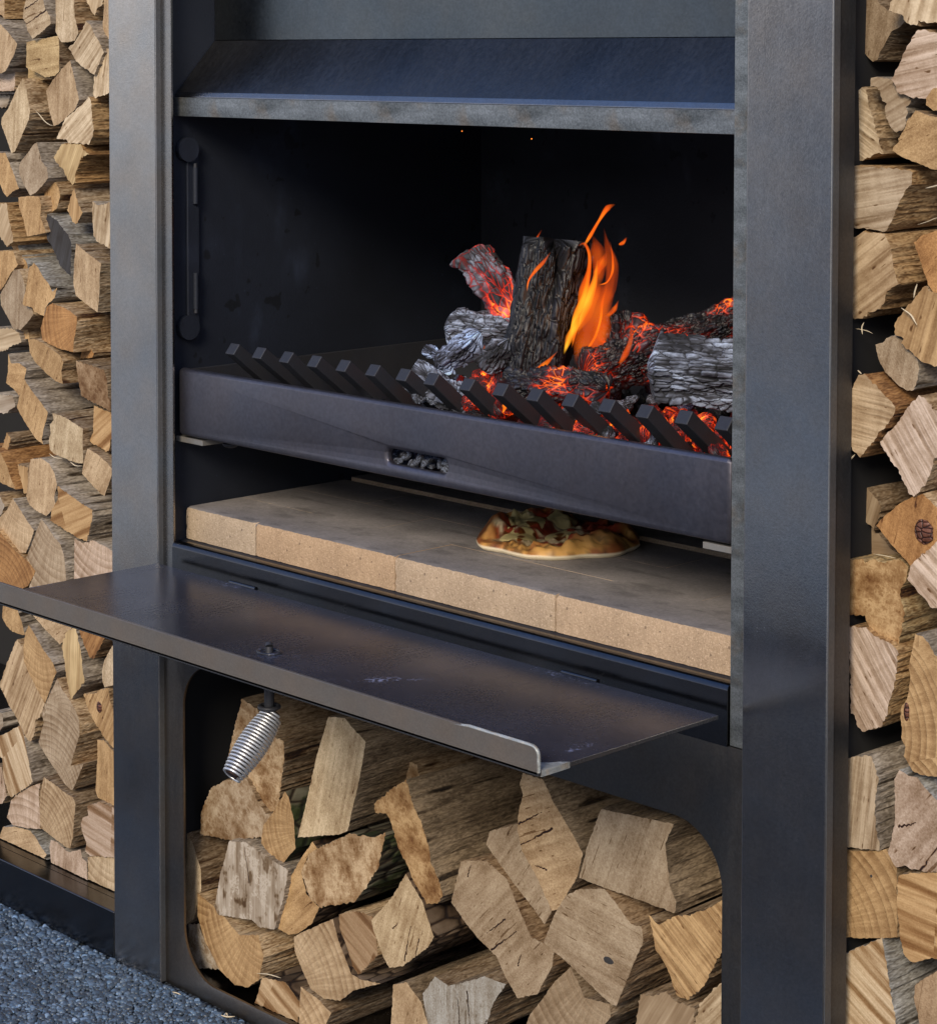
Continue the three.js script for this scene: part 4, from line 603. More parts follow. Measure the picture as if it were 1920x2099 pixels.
log('s', 0, 'tan', 'stripe', -30, 'bark', 'small tan log on the store floor by the rounded corner', [[161, 53], [210, 60], [241, 41], [237, 12], [145, 12], [153, 27]]);
log('s', 0.2, 'tan', 'ring', 40, 'dark', 'brown-ringed log beside the small tan one on the store floor', [[243, 64], [278, 57], [304, 45], [285, 12], [239, 12]]);
log('s', 0.1, 'tan', 'smooth', 75, 'dull', 'plain tan log beside the silvery weathered one at the lower edge', [[431, 124], [456, 134], [484, 116], [505, 76], [428, 52]]);
log('s', 0.2, 'dull', 'ring', 50, 'dark', 'greyish ringed log under the wide spotted one', [[699, 184], [721, 215], [745, 239], [759, 225], [770, 210], [810, 214], [813, 199], [776, 155], [665, 120], [682, 163]]);
log('s', 0.4, 'dull', 'split', 60, 'dark', 'dark cracked log between the greyish ringed and pale corner ones', [[857, 240], [878, 244], [898, 256], [913, 249], [942, 251], [938, 207], [847, 178]]);
log('s', 2.5, 'weathered', 'smooth', 85, 'dark', 'dark log end at the steel frame behind the spring handle', [[-92, 308], [-56, 316], [-34, 294], [-28, 263], [-35, 223], [-48, 203], [-93, 192]]);
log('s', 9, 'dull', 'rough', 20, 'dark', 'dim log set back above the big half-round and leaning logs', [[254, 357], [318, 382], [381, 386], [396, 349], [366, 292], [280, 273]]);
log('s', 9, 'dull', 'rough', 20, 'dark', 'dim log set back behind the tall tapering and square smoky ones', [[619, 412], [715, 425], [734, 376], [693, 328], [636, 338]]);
// ---------------------------------------------------------------- the fire
{ // grate basket: slotted front plate, sides, floor and slanting bars
  const g = thing('fire_grate', 'dark steel fire grate with slotted front plate and a row of slanting bars', 'fire grate');
  const x0 = -0.0037, x1 = 1.0063, y0 = 0.7985, y1 = 0.8948, r = 0.0075, s = new THREE.Shape();
  s.moveTo(x0 + r, y0); s.lineTo(x1 - r, y0); s.absarc(x1 - r, y0 + r, r, -Math.PI / 2, 0); s.lineTo(x1, y1 - r); s.absarc(x1 - r, y1 - r, r, 0, Math.PI / 2); s.lineTo(x0 + r, y1); s.absarc(x0 + r, y1 - r, r, Math.PI / 2, Math.PI); s.lineTo(x0, y0 + r); s.absarc(x0 + r, y0 + r, r, Math.PI, 1.5 * Math.PI);
  const a = 0.439, b = 0.551, c = 0.8253, q = 0.0098, h = new THREE.Path(); h.moveTo(a + q, c - q); h.lineTo(b - q, c - q); h.absarc(b - q, c, q, -Math.PI / 2, Math.PI / 2); h.lineTo(a + q, c + q); h.absarc(a + q, c, q, Math.PI / 2, 1.5 * Math.PI); s.holes.push(h);
  const B = 0.0055, fg = new THREE.ExtrudeGeometry(s, { depth: 0.002, bevelEnabled: true, bevelThickness: B, bevelSize: B, bevelOffset: -B, bevelSegments: 6, curveSegments: 12 });
  // the slot keeps a crisp edge: only the outer rim is rolled over
  fg.translate(0, 0, -0.0125 - 0.002 - B); part(g, 'front_plate', boxUV(toCreasedNormals(fg, 0.6)), M.grate);
  part(g, 'side_plate', box(-0.012, -0.006, 0.80, 0.890, -0.55, -0.021, 0.001), M.cast); part(g, 'side_plate', box(1.010, 1.016, 0.80, 0.890, -0.55, -0.021, 0.001), M.cast);
  part(g, 'back_plate', box(-0.012, 1.016, 0.80, 0.886, -0.556, -0.5505, 0.001), M.cast);
  part(g, 'grate_floor', box(-0.005, 1.009, 0.800, 0.806, -0.55, -0.0215, 0), M.cast);
  const bar = box(-0.0098, 0.0098, -0.19, 0, -0.0090, 0.0090, 0.0014);
  for (let i = 0; i < 16; i++) {
    const o = part(g, 'grate_bar', bar, M.cast); o.position.set(0.0985 + i * 0.0588 + (i === 7 ? -0.006 : 0), 0.930, -0.030); o.rotation.x = 0.90 + 0.03 * Math.sin(i * 2.3); o.rotation.y = 0;
  }
}
// charcoal: cracked plates, ash on the faces, ember light in the cracks of the hot ones
const CELL = (u, v) => { // split along the grain, then checked across it
  const w = 1.5 * (fbm(u * 7, v * 7, 7, 7, 401, 4) - 0.5), [d, id] = voronoi(u * 12 + w * 0.35, v * 17 + w * 0.5, 12, 17, 402), [d2] = voronoi(u * 3 + w * 0.3, v * 15 + w * 0.5, 3, 15, 408);
  return [Math.min(d * (0.6 + 0.9 * id), d2 * 0.8), id];
};
const charBump = tex(384, (u, v) => { const [d] = CELL(u, v), g = 0.6 * vn(u * 3, v * 30, 3, 30, 405) + 0.4 * vn(u * 9, v * 90, 9, 90, 406); return 0.5 * sst(0.0, 0.28, d) + 0.5 * g; });
function charTex(ash, blue) {
  return tex(384, (u, v) => {
    const [d, id] = CELL(u, v), n = fbm(u * 5, v * 5, 5, 5, 411, 5), g = vn(u * 6, v * 70, 6, 70, 412), f = vn(u * 120, v * 120, 120, 120, 413), a = ash * sst(0.66 - 0.36 * ash, 0.84, n * 0.85 + 0.15 * id + 0.14 * (g - 0.5)) * (0.25 + 0.75 * sst(0.0, 0.10, d));
    const k = (0.13 + 0.10 * g) * (0.5 + 0.5 * sst(0.02, 0.16, d)) + 0.66 * a * (0.75 + 0.35 * f); return [k * (1 - 0.10 * blue * a), k, k * (1 + 0.14 * blue)];
  }, true);
}
function hotTex(amount, whole) { // where it glows: in the cracks, and over whole plates where it is hottest
  return tex(384, (u, v) => {
    const [d, id] = CELL(u, v), n = fbm(u * 3, v * 3, 3, 3, 421, 4), h = sst(0.50 - 0.4 * amount, 0.72, n), cr = (1 - sst(0.0, 0.14, d)), p = whole * sst(0.34, 0.66, n * 0.75 + 0.25 * id) * 0.5;
    const k = h * (cr + p); return [k, k * k * 0.30 + k * 0.03, k * k * 0.06 + k * 0.02];
  }, true);
}
const CH = {
  black: new THREE.MeshStandardMaterial({ color: lin(0.34, 0.36, 0.41), roughness: 0.5, map: charTex(0.30, 0.9), bumpMap: charBump, bumpScale: 0.0015 }),
  ash: new THREE.MeshStandardMaterial({ color: lin(0.85, 0.88, 0.95), roughness: 0.9, map: charTex(0.95, 0.7), bumpMap: charBump, bumpScale: 0.00155 }),
  white: new THREE.MeshStandardMaterial({ color: lin(0.9, 0.94, 1.05), roughness: 0.95, map: charTex(1.25, 1.0), bumpMap: charBump, bumpScale: 0.0015 }),
};
const hotB = hotTex(0.7, 0.8);
CH.hot = CH.ash.clone(); Object.assign(CH.hot, { map: charTex(0.6, 0.6), emissive: lin(1, 0.55, 1.3), emissiveMap: hotTex(1.25, 2.2), emissiveIntensity: 0.95 });
CH.warm = CH.black.clone(); Object.assign(CH.warm, { emissive: lin(1, 1, 1), emissiveMap: hotB, emissiveIntensity: 1.0 });
// a burnt log from a to b, radius profile r(t), squashed and knobbly
function burnt(label, a, b, r, mat, o = {}) {
  seed = 9000 + 57 * logNo++;
  const A = V3(...a), B = V3(...b), ax = B.clone().sub(A), L = ax.length(); ax.normalize();
  const e1 = V3(0, 1, 0).cross(ax).length() > 0.2 ? V3(0, 1, 0).cross(ax).normalize() : V3(1, 0, 0), e2 = ax.clone().cross(e1).normalize(), nt = Math.round(L / 0.0013), na = Math.max(70, Math.round(r * 6.28 / 0.0016)), pos = [], uv = [], idx = [], ph = rr(0, 50);
  const C = A.clone().add(B).multiplyScalar(0.5), wraps = Math.max(1, Math.round(r * 6.28 / 0.17)), planes = [];
  for (let k = 0, n = o.sides ?? 5; k < n; k++) planes.push([(k + rr(-0.22, 0.22)) / n * 6.2832 + (o.rot ?? 0), rr(0.72, 1.0)]);
  for (let i = 0; i <= nt; i++) for (let j = 0; j <= na; j++) {
    const t = i / nt, th = (j % na) / na * 2 * Math.PI, cs = o.cell ?? 1, u = t * L / 0.17 * (o.long ?? cs) + ph, v = j / na * Math.max(1, Math.round(wraps * cs)) + ph;
    let poly = 9; for (const [q, d] of planes) { const c = Math.cos(th - q - 0.25 * Math.sin(t * 3 + ph)); if (c > 0.05) poly = Math.min(poly, d / c); }
    poly = Math.min(poly, 1.25);
    const ends = Math.min(t + 0.03 * (vn(th * 2 + ph, 3, 512, 512, 3) - 0.5), 1 - t + (o.groove ? 0.16 : 0.05) * (vn(th * 2.4 + ph, 9, 512, 512, 4) - 0.5)) * L / r, cap = Math.sqrt(clamp(ends / (o.blunt ?? 0.35)));
    const lump = 1 + (o.lump ?? 0.5) * (fbm(Math.cos(th) * 1.3 + 20 + ph, t * L / r * 0.8 + Math.sin(th) * 1.3 + ph, 512, 512, 31, 4) - 0.5);
    const [d, id] = CELL(u - Math.floor(u), v - Math.floor(v)), cr = 1 - sst(0.0, 0.20, d), fib = vn(u * 6, v * 70 , 512, 512, 66);
    const gv = o.groove === undefined ? 1 : 1 - 0.75 * Math.exp(-Math.pow(((th - o.groove + 9.4248 + 0.4 * Math.sin(t * 6)) % 6.2832 - 3.1416) / 0.22, 2)) * sst(0.3, 1.0, t);
    const rad = r * poly * cap * lump * gv + cap * (-0.0032 * cr + 0.0030 * (id - 0.5) + 0.0012 * (fib - 0.5)), p = A.clone().sub(C).addScaledVector(ax, t * L).addScaledVector(e1, rad * Math.cos(th)).addScaledVector(e2, rad * Math.sin(th));
    pos.push(p.x, p.y, p.z); uv.push(u, v);
  }
  for (let i = 0; i < nt; i++) for (let j = 0; j < na; j++) { const k = i * (na + 1) + j; idx.push(k, k + 1, k + na + 1, k + 1, k + na + 2, k + na + 1); }
  const g = new THREE.BufferGeometry(); g.setAttribute('position', new THREE.Float32BufferAttribute(pos, 3)); g.setAttribute('uv', new THREE.Float32BufferAttribute(uv, 2)); g.setIndex(idx); g.computeVertexNormals();
  const m = top('charred_fire_log', g, CH[mat], label, 'burning log', 'charred logs in the grate'); m.position.copy(C); return m;
}
burnt('tall black charred log standing upright in front of the flames', [0.566, 0.915, -0.150], [0.577, 1.104, -0.178], 0.042, 'black', { sides: 4, rot: 5.5, lump: 0.4, cell: 1, long: 0.5, groove: 5.5, blunt: 0.22 });
burnt('red-hot cracked log leaning outward behind the tall black one', [0.500, 0.972, -0.215], [0.400, 1.076, -0.200], 0.030, 'hot', { lump: 0.9, sides: 4, rot: 0.6, blunt: 0.25 });
burnt('ash-grey log lying behind the small white chunk', [0.405, 0.975, -0.150], [0.560, 0.972, -0.250], 0.027, 'ash', { sides: 4, lump: 0.35 });
burnt('small bluish-white ash chunk resting over the brightest embers', [0.446, 0.930, -0.095], [0.496, 0.980, -0.125], 0.019, 'white', { lump: 1.0, blunt: 0.8 });
burnt('thin white ash flake poking out beside the ash chunk', [0.418, 0.955, -0.098], [0.455, 0.940, -0.105], 0.008, 'white', { lump: 1.2 });
burnt('dark grey lump wedged at the foot of the tall black log', [0.515, 0.935, -0.110], [0.545, 0.975, -0.125], 0.021, 'ash', { lump: 0.9 });
burnt('low charred log along the bars below the flames', [0.575, 0.925, -0.085], [0.722, 0.930, -0.125], 0.021, 'warm', { lump: 0.9, cell: 1.3 });
burnt('dull red lump of charcoal behind the flames', [0.634, 1.000, -0.240], [0.680, 0.945, -0.190], 0.032, 'warm', { lump: 0.9 });
burnt('long black log slanting back toward the firebox corner', [0.645, 0.935, -0.160], [0.86, 1.052, -0.46], 0.033, 'warm', { lump: 0.6, cell: 1.5 });
burnt('large ash-grey cracked log lying behind the bars near the post', [0.802, 0.962, -0.105], [1.000, 0.950, -0.240], 0.042, 'ash', { sides: 5, lump: 0.25, blunt: 0.25, cell: 0.75 });
burnt('pale ashy stub behind the bars beside the brightest embers', [0.420, 0.925, -0.075], [0.520, 0.885, -0.095], 0.022, 'ash', { lump: 0.8 });
{ // ember bed: loose coals, glowing under and dark above
  seed = 555;
  const lump = () => { const g = new THREE.IcosahedronGeometry(1, 2), p = g.attributes.position, ph = rr(0, 99); for (let i = 0; i < p.count; i++) { const v = V3().fromBufferAttribute(p, i), k = 0.75 + 0.55 * vn(v.x * 1.8 + 20 + ph, v.y * 1.8 + v.z * 1.3 + 30, 256, 256, 71); p.setXYZ(i, v.x * k, v.y * k, v.z * k); } g.computeVertexNormals(); return g; };
  const make = (n, m, name, label, f) => { const parts = [], sh = [lump(), lump(), lump(), lump()], M4 = new THREE.Matrix4(), q = new THREE.Quaternion(), e = new THREE.Euler(); for (let i = 0; i < n; i++) { const [x, y, z, s] = f(i), g = sh[i % 4].clone(); q.setFromEuler(e.set(rr(0, 6), rr(0, 6), rr(0, 6))); g.applyMatrix4(M4.compose(V3(x, y, z), q, V3(s * rr(0.8, 1.5), s * rr(0.6, 1), s))); parts.push(g); } return top(name, mergeGeometries(parts), m, label, null, null, 'stuff'); };
  const inBed = (x) => sst(0.18, 0.42, x) * 0.055;
  make(240, CH.black, 'charcoal', 'loose dark charcoal heaped in the grate', () => { const x = rr(0.12, 1.0), z = rr(-0.5, -0.06); return [x, 0.815 + rr(0, 0.03) + inBed(x) * rr(0.3, 1), z, rr(0.009, 0.02)]; });
  make(70, CH.ash, 'ash_lumps', 'grey ash lumps lying among the grate bars', () => { const x = rr(0.12, 1.0), z = rr(-0.3, -0.05); return [x, 0.835 + rr(0, 0.03) + inBed(x) * rr(0.3, 1), z, rr(0.006, 0.013)]; });
  make(110, CH.ash, 'ash_lumps', 'grey ash lumps seen through the slot of the grate front', () => [rr(0.40, 0.62), 0.810 + rr(0, 0.016), rr(-0.10, -0.028), rr(0.0025, 0.007)]);
  const em = CH.black.clone(); Object.assign(em, { emissive: lin(1, 0.75, 0.7), emissiveMap: hotTex(1.15, 1.3), emissiveIntensity: 1.15 });
  make(130, em, 'glowing_fire_embers', 'glowing red embers under the charred logs', () => { const k = rnd(), x = k < 0.30 ? rr(0.44, 0.60) : k < 0.8 ? rr(0.64, 0.99) : rr(0.56, 0.72), z = rr(-0.22, -0.075); return [x, 0.862 + rr(0, 0.03) + (x < 0.6 ? 0.022 : 0.008), z, rr(0.008, 0.017)]; });
  const em2 = em.clone(); em2.emissiveIntensity = 2.2;
  make(9, em2, 'white_hot_fire_embers', 'orange-hot embers beneath the white ash chunk', () => [rr(0.485, 0.525), 0.915 + rr(-0.012, 0.02), rr(-0.155, -0.135), rr(0.008, 0.014)]);
}
{ // flames: thin closed tongues of burning gas, brighter along their cores
  const fl = thing('fire_flame', 'bright orange flame licking up beside the tall black charred log', 'flame', [0.64, 0.95, -0.17]);
  const mat = new THREE.MeshBasicMaterial({ vertexColors: true, transparent: true, depthWrite: false, side: THREE.DoubleSide });
  // path points [x, y, z], widths; heat 0 (dull red) .. 1 (yellow); density 0..1
  function tongue(pts, ws, heat, dens) {
    const c = new THREE.CatmullRomCurve3(pts.map((p) => V3(p[0] - 0.64, p[1] - 0.95, p[2] + 0.17))), n = 36, m = 14, pos = [], col = [], idx = [];
    const look = V3(0.70, 0.1, 0.71).normalize(), up = new THREE.Vector3();
    for (let i = 0; i <= n; i++) {
      const t = i / n, p = c.getPoint(t), d = c.getTangent(t), s = d.clone().cross(look).normalize(), f = s.clone().cross(d).normalize(), k = t * (ws.length - 1), a = Math.min(ws.length - 2, Math.floor(k)), w = mix(ws[a], ws[a + 1], k - a) * (1 + 0.12 * Math.sin(t * 9 + pts[0][0] * 90));
      for (let j = 0; j <= m; j++) {
        const th = (j % m) / m * 2 * Math.PI, x = Math.cos(th), y = Math.sin(th), q = p.clone().addScaledVector(s, w * x).addScaledVector(f, w * 0.30 * y);
        pos.push(q.x, q.y, q.z);
        const h = clamp(heat * (1 - 0.55 * t) * (1 - 0.35 * Math.abs(x)) + 0.08 * Math.sin(t * 14)), e = dens * sst(0, 0.2, t) * (1 - sst(0.6, 1, t) * 0.95) * (0.12 + 0.88 * (1 - Math.pow(Math.abs(x), 2.2))) * (0.45 + 0.9 * vn(x * 2.6 + 10 + pts[0][0] * 300, t * 3.2 + 5, 512, 512, 7));
        col.push(1.0 + 0.7 * h, 0.11 + 1.0 * h * h + 0.10 * h, 0.010 + 0.10 * h * h * h, e);
      }
    }
    for (let i = 0; i < n; i++) for (let j = 0; j < m; j++) { const k = i * (m + 1) + j; idx.push(k, k + 1, k + m + 1, k + 1, k + m + 2, k + m + 1); }
    const g = new THREE.BufferGeometry(); g.setAttribute('position', new THREE.Float32BufferAttribute(pos, 3)); g.setAttribute('color', new THREE.Float32BufferAttribute(col, 4)); g.setIndex(idx); g.computeVertexNormals();
    const o = part(fl, 'flame_tongue', g, mat); o.castShadow = false; return o;
  }
  // core, body, bright edges, upper tongues, licks round the logs
  tongue([[0.612, 0.976, -0.17], [0.626, 1.004, -0.17], [0.641, 1.028, -0.17], [0.654, 1.052, -0.17], [0.660, 1.082, -0.17]], [0.002, 0.0066, 0.0080, 0.0048, 0.0005], 1.0, 1.0);
  tongue([[0.616, 0.982, -0.171], [0.634, 1.012, -0.171], [0.650, 1.040, -0.171], [0.664, 1.062, -0.171]], [0.004, 0.011, 0.012, 0.002], 0.45, 0.42);
  tongue([[0.620, 0.945, -0.174], [0.638, 0.980, -0.174], [0.653, 1.010, -0.174], [0.668, 1.042, -0.174], [0.676, 1.056, -0.174]], [0.003, 0.017, 0.021, 0.014, 0.001], 0.22, 0.34);
  tongue([[0.637, 0.942, -0.172], [0.641, 0.965, -0.172], [0.655, 0.985, -0.172], [0.664, 1.008, -0.172], [0.667, 1.030, -0.172], [0.674, 1.048, -0.172]], [0.0006, 0.0016, 0.0020, 0.0018, 0.0016, 0.0006], 0.40, 0.85);
  tongue([[0.614, 0.966, -0.172], [0.621, 0.990, -0.172], [0.630, 1.020, -0.172], [0.634, 1.050, -0.172]], [0.0006, 0.0022, 0.0022, 0.0006], 0.30, 0.6);
  tongue([[0.640, 0.944, -0.178], [0.653, 0.970, -0.178], [0.663, 0.998, -0.178], [0.668, 1.026, -0.178]], [0.002, 0.012, 0.010, 0.001], 0.20, 0.30);
  tongue([[0.628, 1.000, -0.175], [0.632, 1.040, -0.175], [0.641, 1.068, -0.175], [0.641, 1.090, -0.175], [0.633, 1.101, -0.175], [0.622, 1.098, -0.175]], [0.005, 0.006, 0.0032, 0.0022, 0.0017, 0.0005], 0.28, 0.70);
  tongue([[0.636, 1.098, -0.17], [0.648, 1.113, -0.17], [0.663, 1.133, -0.17], [0.677, 1.149, -0.17], [0.689, 1.154, -0.17]], [0.001, 0.0024, 0.0020, 0.0034, 0.0008], 0.34, 0.85);
  tongue([[0.650, 1.050, -0.18], [0.654, 1.072, -0.18], [0.650, 1.095, -0.18], [0.643, 1.112, -0.18]], [0.005, 0.010, 0.008, 0.001], 0.10, 0.26);
  tongue([[0.655, 1.050, -0.176], [0.671, 1.055, -0.176], [0.680, 1.069, -0.176], [0.680, 1.088, -0.176], [0.676, 1.106, -0.176]], [0.0006, 0.0013, 0.0016, 0.0012, 0.0004], 0.25, 0.8);
  tongue([[0.652, 1.062, -0.174], [0.664, 1.078, -0.174], [0.672, 1.094, -0.174]], [0.004, 0.006, 0.0006], 0.22, 0.36);
  tongue([[0.585, 0.936, -0.12], [0.604, 0.947, -0.13], [0.620, 0.966, -0.14]], [0.0006, 0.0032, 0.0005], 0.42, 0.75);
  tongue([[0.544, 0.918, -0.11], [0.566, 0.935, -0.115]], [0.0006, 0.0014], 0.40, 0.7);
  tongue([[0.645, 0.952, -0.165], [0.662, 0.966, -0.168], [0.684, 0.974, -0.17]], [0.0006, 0.0032, 0.0005], 0.35, 0.6);
  tongue([[0.585, 1.040, -0.120], [0.588, 1.054, -0.120], [0.600, 1.068, -0.120], [0.614, 1.080, -0.120], [0.626, 1.093, -0.120]], [0.0006, 0.0014, 0.0022, 0.0022, 0.0006], 0.28, 0.8);
  tongue([[0.525, 1.076, -0.19], [0.530, 1.094, -0.19], [0.543, 1.113, -0.19]], [0.002, 0.0026, 0.0005], 0.08, 0.40);
  tongue([[0.695, 1.104, -0.17], [0.703, 1.107, -0.17], [0.709, 1.114, -0.17]], [0.0006, 0.0028, 0.0006], 0.25, 0.6);
  tongue([[0.405, 1.012, -0.22], [0.402, 1.028, -0.22], [0.405, 1.044, -0.22]], [0.002, 0.0034, 0.0005], 0.25, 0.5);
  tongue([[0.600, 0.893, -0.062], [0.604, 0.903, -0.062], [0.601, 0.912, -0.062]], [0.0006, 0.0034, 0.0005], 0.5, 0.8);
  tongue([[0.618, 0.985, -0.165], [0.632, 1.015, -0.165], [0.646, 1.046, -0.165], [0.650, 1.075, -0.165]], [0.002, 0.0045, 0.0040, 0.0004], 0.75, 0.6);
  tongue([[0.606, 0.958, -0.166], [0.616, 0.980, -0.166], [0.628, 1.000, -0.166], [0.634, 1.022, -0.166]], [0.001, 0.0048, 0.0042, 0.0005], 0.8, 0.7);
  tongue([[0.655, 1.020, -0.185], [0.668, 1.046, -0.185], [0.671, 1.075, -0.185], [0.663, 1.100, -0.185], [0.657, 1.122, -0.185]], [0.004, 0.009, 0.008, 0.004, 0.0005], 0.08, 0.20);
  tongue([[0.668, 1.010, -0.178], [0.682, 1.022, -0.178], [0.689, 1.034, -0.178]], [0.003, 0.003, 0.0004], 0.15, 0.4);
  tongue([[0.500, 0.930, -0.125], [0.506, 0.948, -0.125], [0.503, 0.965, -0.125]], [0.001, 0.005, 0.0006], 0.7, 0.6);
  tongue([[0.690, 0.950, -0.175], [0.704, 0.968, -0.175], [0.713, 0.990, -0.175], [0.710, 1.006, -0.175]], [0.001, 0.004, 0.003, 0.0005], 0.12, 0.35);
  const spark = new THREE.MeshBasicMaterial({ color: lin(1.6, 0.45, 0.06) });
  for (const [x, y, z] of [[0.508, 1.243, -0.08], [0.622, 1.236, -0.09]]) { const o = part(fl, 'spark', new THREE.IcosahedronGeometry(0.0008, 1), spark); o.position.set(x - 0.64, y - 0.95, z + 0.17); o.castShadow = false; }
  const lamp = new THREE.PointLight(new THREE.Color(1, 0.38, 0.10), 0.008); lamp.position.set(0.655, 1.02, -0.13); lamp.shadow.radius = 1.6; lamp.castShadow = true; scene.add(lamp);
}
// ---------------------------------------------------------------- the pizza
{
  const R = 0.104, pz = thing('pizza', 'small round pizza with browned crust and melted cheese baking on the hearth', 'pizza', [0.525, 0.6896, -0.245]);
  const hgt = (x, y) => { // x, y in units of the radius
    const r = Math.hypot(x, y), rim = Math.exp(-Math.pow((r - 0.84) / 0.17, 2)), bub = fbm(x * 2.6 + 40, y * 2.6 + 40, 512, 512, 501, 4);
    return 0.004 + 0.023 * rim * sst(0.25, 0.7, bub) + 0.013 * sst(0.4, 0.75, bub) * sst(1, 0.6, r) + 0.002 * (vn(x * 9 + 20, y * 9 + 20, 512, 512, 503) - 0.5);
  };
  const n = 56, m = 120, pos = [], col = [], idx = [];
  const out = (th) => R * (0.88 + 0.24 * (fbm(Math.cos(th) * 2 + 30, Math.sin(th) * 2 + 30, 512, 512, 511, 3)));
  for (let i = 0; i <= n + 6; i++) for (let j = 0; j <= m; j++) {
    const th = (j % m) / m * 2 * Math.PI, k = Math.min(1, i / n), rad = out(th); let x = Math.cos(th) * k, y = Math.sin(th) * k, h = hgt(x, y) * Math.sqrt(Math.max(0, 1 - Math.pow(k, 7))) + 0.0075, rr2 = rad * k;
    if (i > n) { const t = (i - n) / 6; h = 0.0075 * (1 - t) + 0.0002; rr2 = rad * (1 + 0.02 * Math.sin(t * Math.PI) - 0.03 * t); }
    pos.push(x / (k || 1) * rr2, h, y / (k || 1) * rr2);
    const r = k, ch = fbm(x * 3 + 12, y * 3 + 60, 512, 512, 521, 4), sp = vn(x * 22 + 50, y * 22 + 50, 512, 512, 523), br = fbm(x * 6 + 9, y * 6 + 9, 512, 512, 525, 4);
    let c = [0.34, 0.045, 0.015];                                         // sauce
    const cr = sst(0.70, 0.86, r + 0.18 * (br - 0.5)); const bk = sst(0.3, 0.7, br); c = [mix(c[0], 0.80 - 0.42 * bk, cr), mix(c[1], 0.43 - 0.31 * bk, cr), mix(c[2], 0.12 - 0.085 * bk, cr)]; // baked crust
    const cz = 0.8 * sst(0.56, 0.64, ch) * sst(0.90, 0.76, r); c = [mix(c[0], 0.85, cz), mix(c[1], 0.72, cz), mix(c[2], 0.42, cz)]; // cheese
    const burn = sst(0.54, 0.70, fbm(x * 8 + 70, y * 8 + 70, 512, 512, 527, 4)) * 0.85; c = c.map((q, a) => mix(q, [0.05, 0.018, 0.008][a], burn * (cz > 0.5 ? 0.4 : 0.85)));
    if (sp > 0.86) c = c.map((q) => q * 0.55);
    if (i >= n) { const t = sst(n, n + 2, i); c = c.map((q, a) => mix(q, [0.86, 0.74, 0.52][a], t)); }
    col.push(...c);
  }
  for (let i = 0; i < n + 6; i++) for (let j = 0; j < m; j++) { const k = i * (m + 1) + j; idx.push(k, k + 1, k + m + 1, k + 1, k + m + 2, k + m + 1); }
  const g = new THREE.BufferGeometry(); g.setAttribute('position', new THREE.Float32BufferAttribute(pos, 3)); g.setAttribute('color', new THREE.Float32BufferAttribute(col, 3)); g.setIndex(idx); g.computeVertexNormals();
  const cm = new THREE.MeshPhysicalMaterial({ vertexColors: true, roughness: 0.5, clearcoat: 0.25, clearcoatRoughness: 0.35 });
  part(pz, 'crust', g, cm);
  // melted cheese pools with browned spots
  const cc = tex(128, (u, v) => { const a = fbm(u * 4, v * 4, 4, 4, 541, 4), b = vn(u * 9, v * 9, 9, 9, 543), s = sst(0.66, 0.78, b); return [mix(0.86 + 0.1 * (a - 0.5), 0.45, s), mix(0.82 + 0.1 * (a - 0.5), 0.25, s), mix(0.62 + 0.1 * (a - 0.5), 0.10, s)]; }, true);
  const chm = new THREE.MeshPhysicalMaterial({ map: cc, color: lin(1.0, 0.90, 0.74), roughness: 0.38, clearcoat: 0.4, clearcoatRoughness: 0.3 });
  for (const [x, y, s, l] of [[-0.55, 0.05, 0.27, 0.2], [-0.20, 0.52, 0.25, 0.9], [-0.35, -0.42, 0.22, 1.6], [0.14, 0.10, 0.25, 0.5]]) {
    const q = 40, k2 = 10, pp = [], uu = [], ii = [], ph = rr(0, 40); let mean = 0; for (let i = 0; i < 12; i++) mean += hgt(x + 0.6 * s * Math.cos(i * 0.52), y + 0.6 * s * Math.sin(i * 0.52)) / 12;
    for (let i = 0; i <= k2; i++) for (let j = 0; j <= q; j++) { const th = (j % q) / q * 6.2832, t = i / k2, w = s * t * (1 + 0.13 * Math.sin(2 * th + ph) + 0.10 * Math.sin(3 * th + 2 * ph) + 0.05 * Math.sin(5 * th + 3 * ph)), ex = Math.cos(th) * w * 1.2, ey = Math.sin(th) * w * 0.85, xx = x + ex * Math.cos(l) - ey * Math.sin(l), yy = y + ex * Math.sin(l) + ey * Math.cos(l), g0 = mix(mean, hgt(xx, yy), 0.35 + 0.65 * t * t); pp.push(xx * R, g0 + 0.0075 + 0.0040 * Math.sqrt(1 - t * t) - 0.0010 * t, yy * R); uu.push(xx * 0.8, yy * 0.8); }
    for (let i = 0; i < k2; i++) for (let j = 0; j < q; j++) { const k = i * (q + 1) + j; ii.push(k, k + 1, k + q + 1, k + 1, k + q + 2, k + q + 1); }
    const cg = new THREE.BufferGeometry(); cg.setAttribute('position', new THREE.Float32BufferAttribute(pp, 3)); cg.setAttribute('uv', new THREE.Float32BufferAttribute(uu, 2)); cg.setIndex(ii); cg.computeVertexNormals(); part(pz, 'cheese', cg, chm);
  }
}
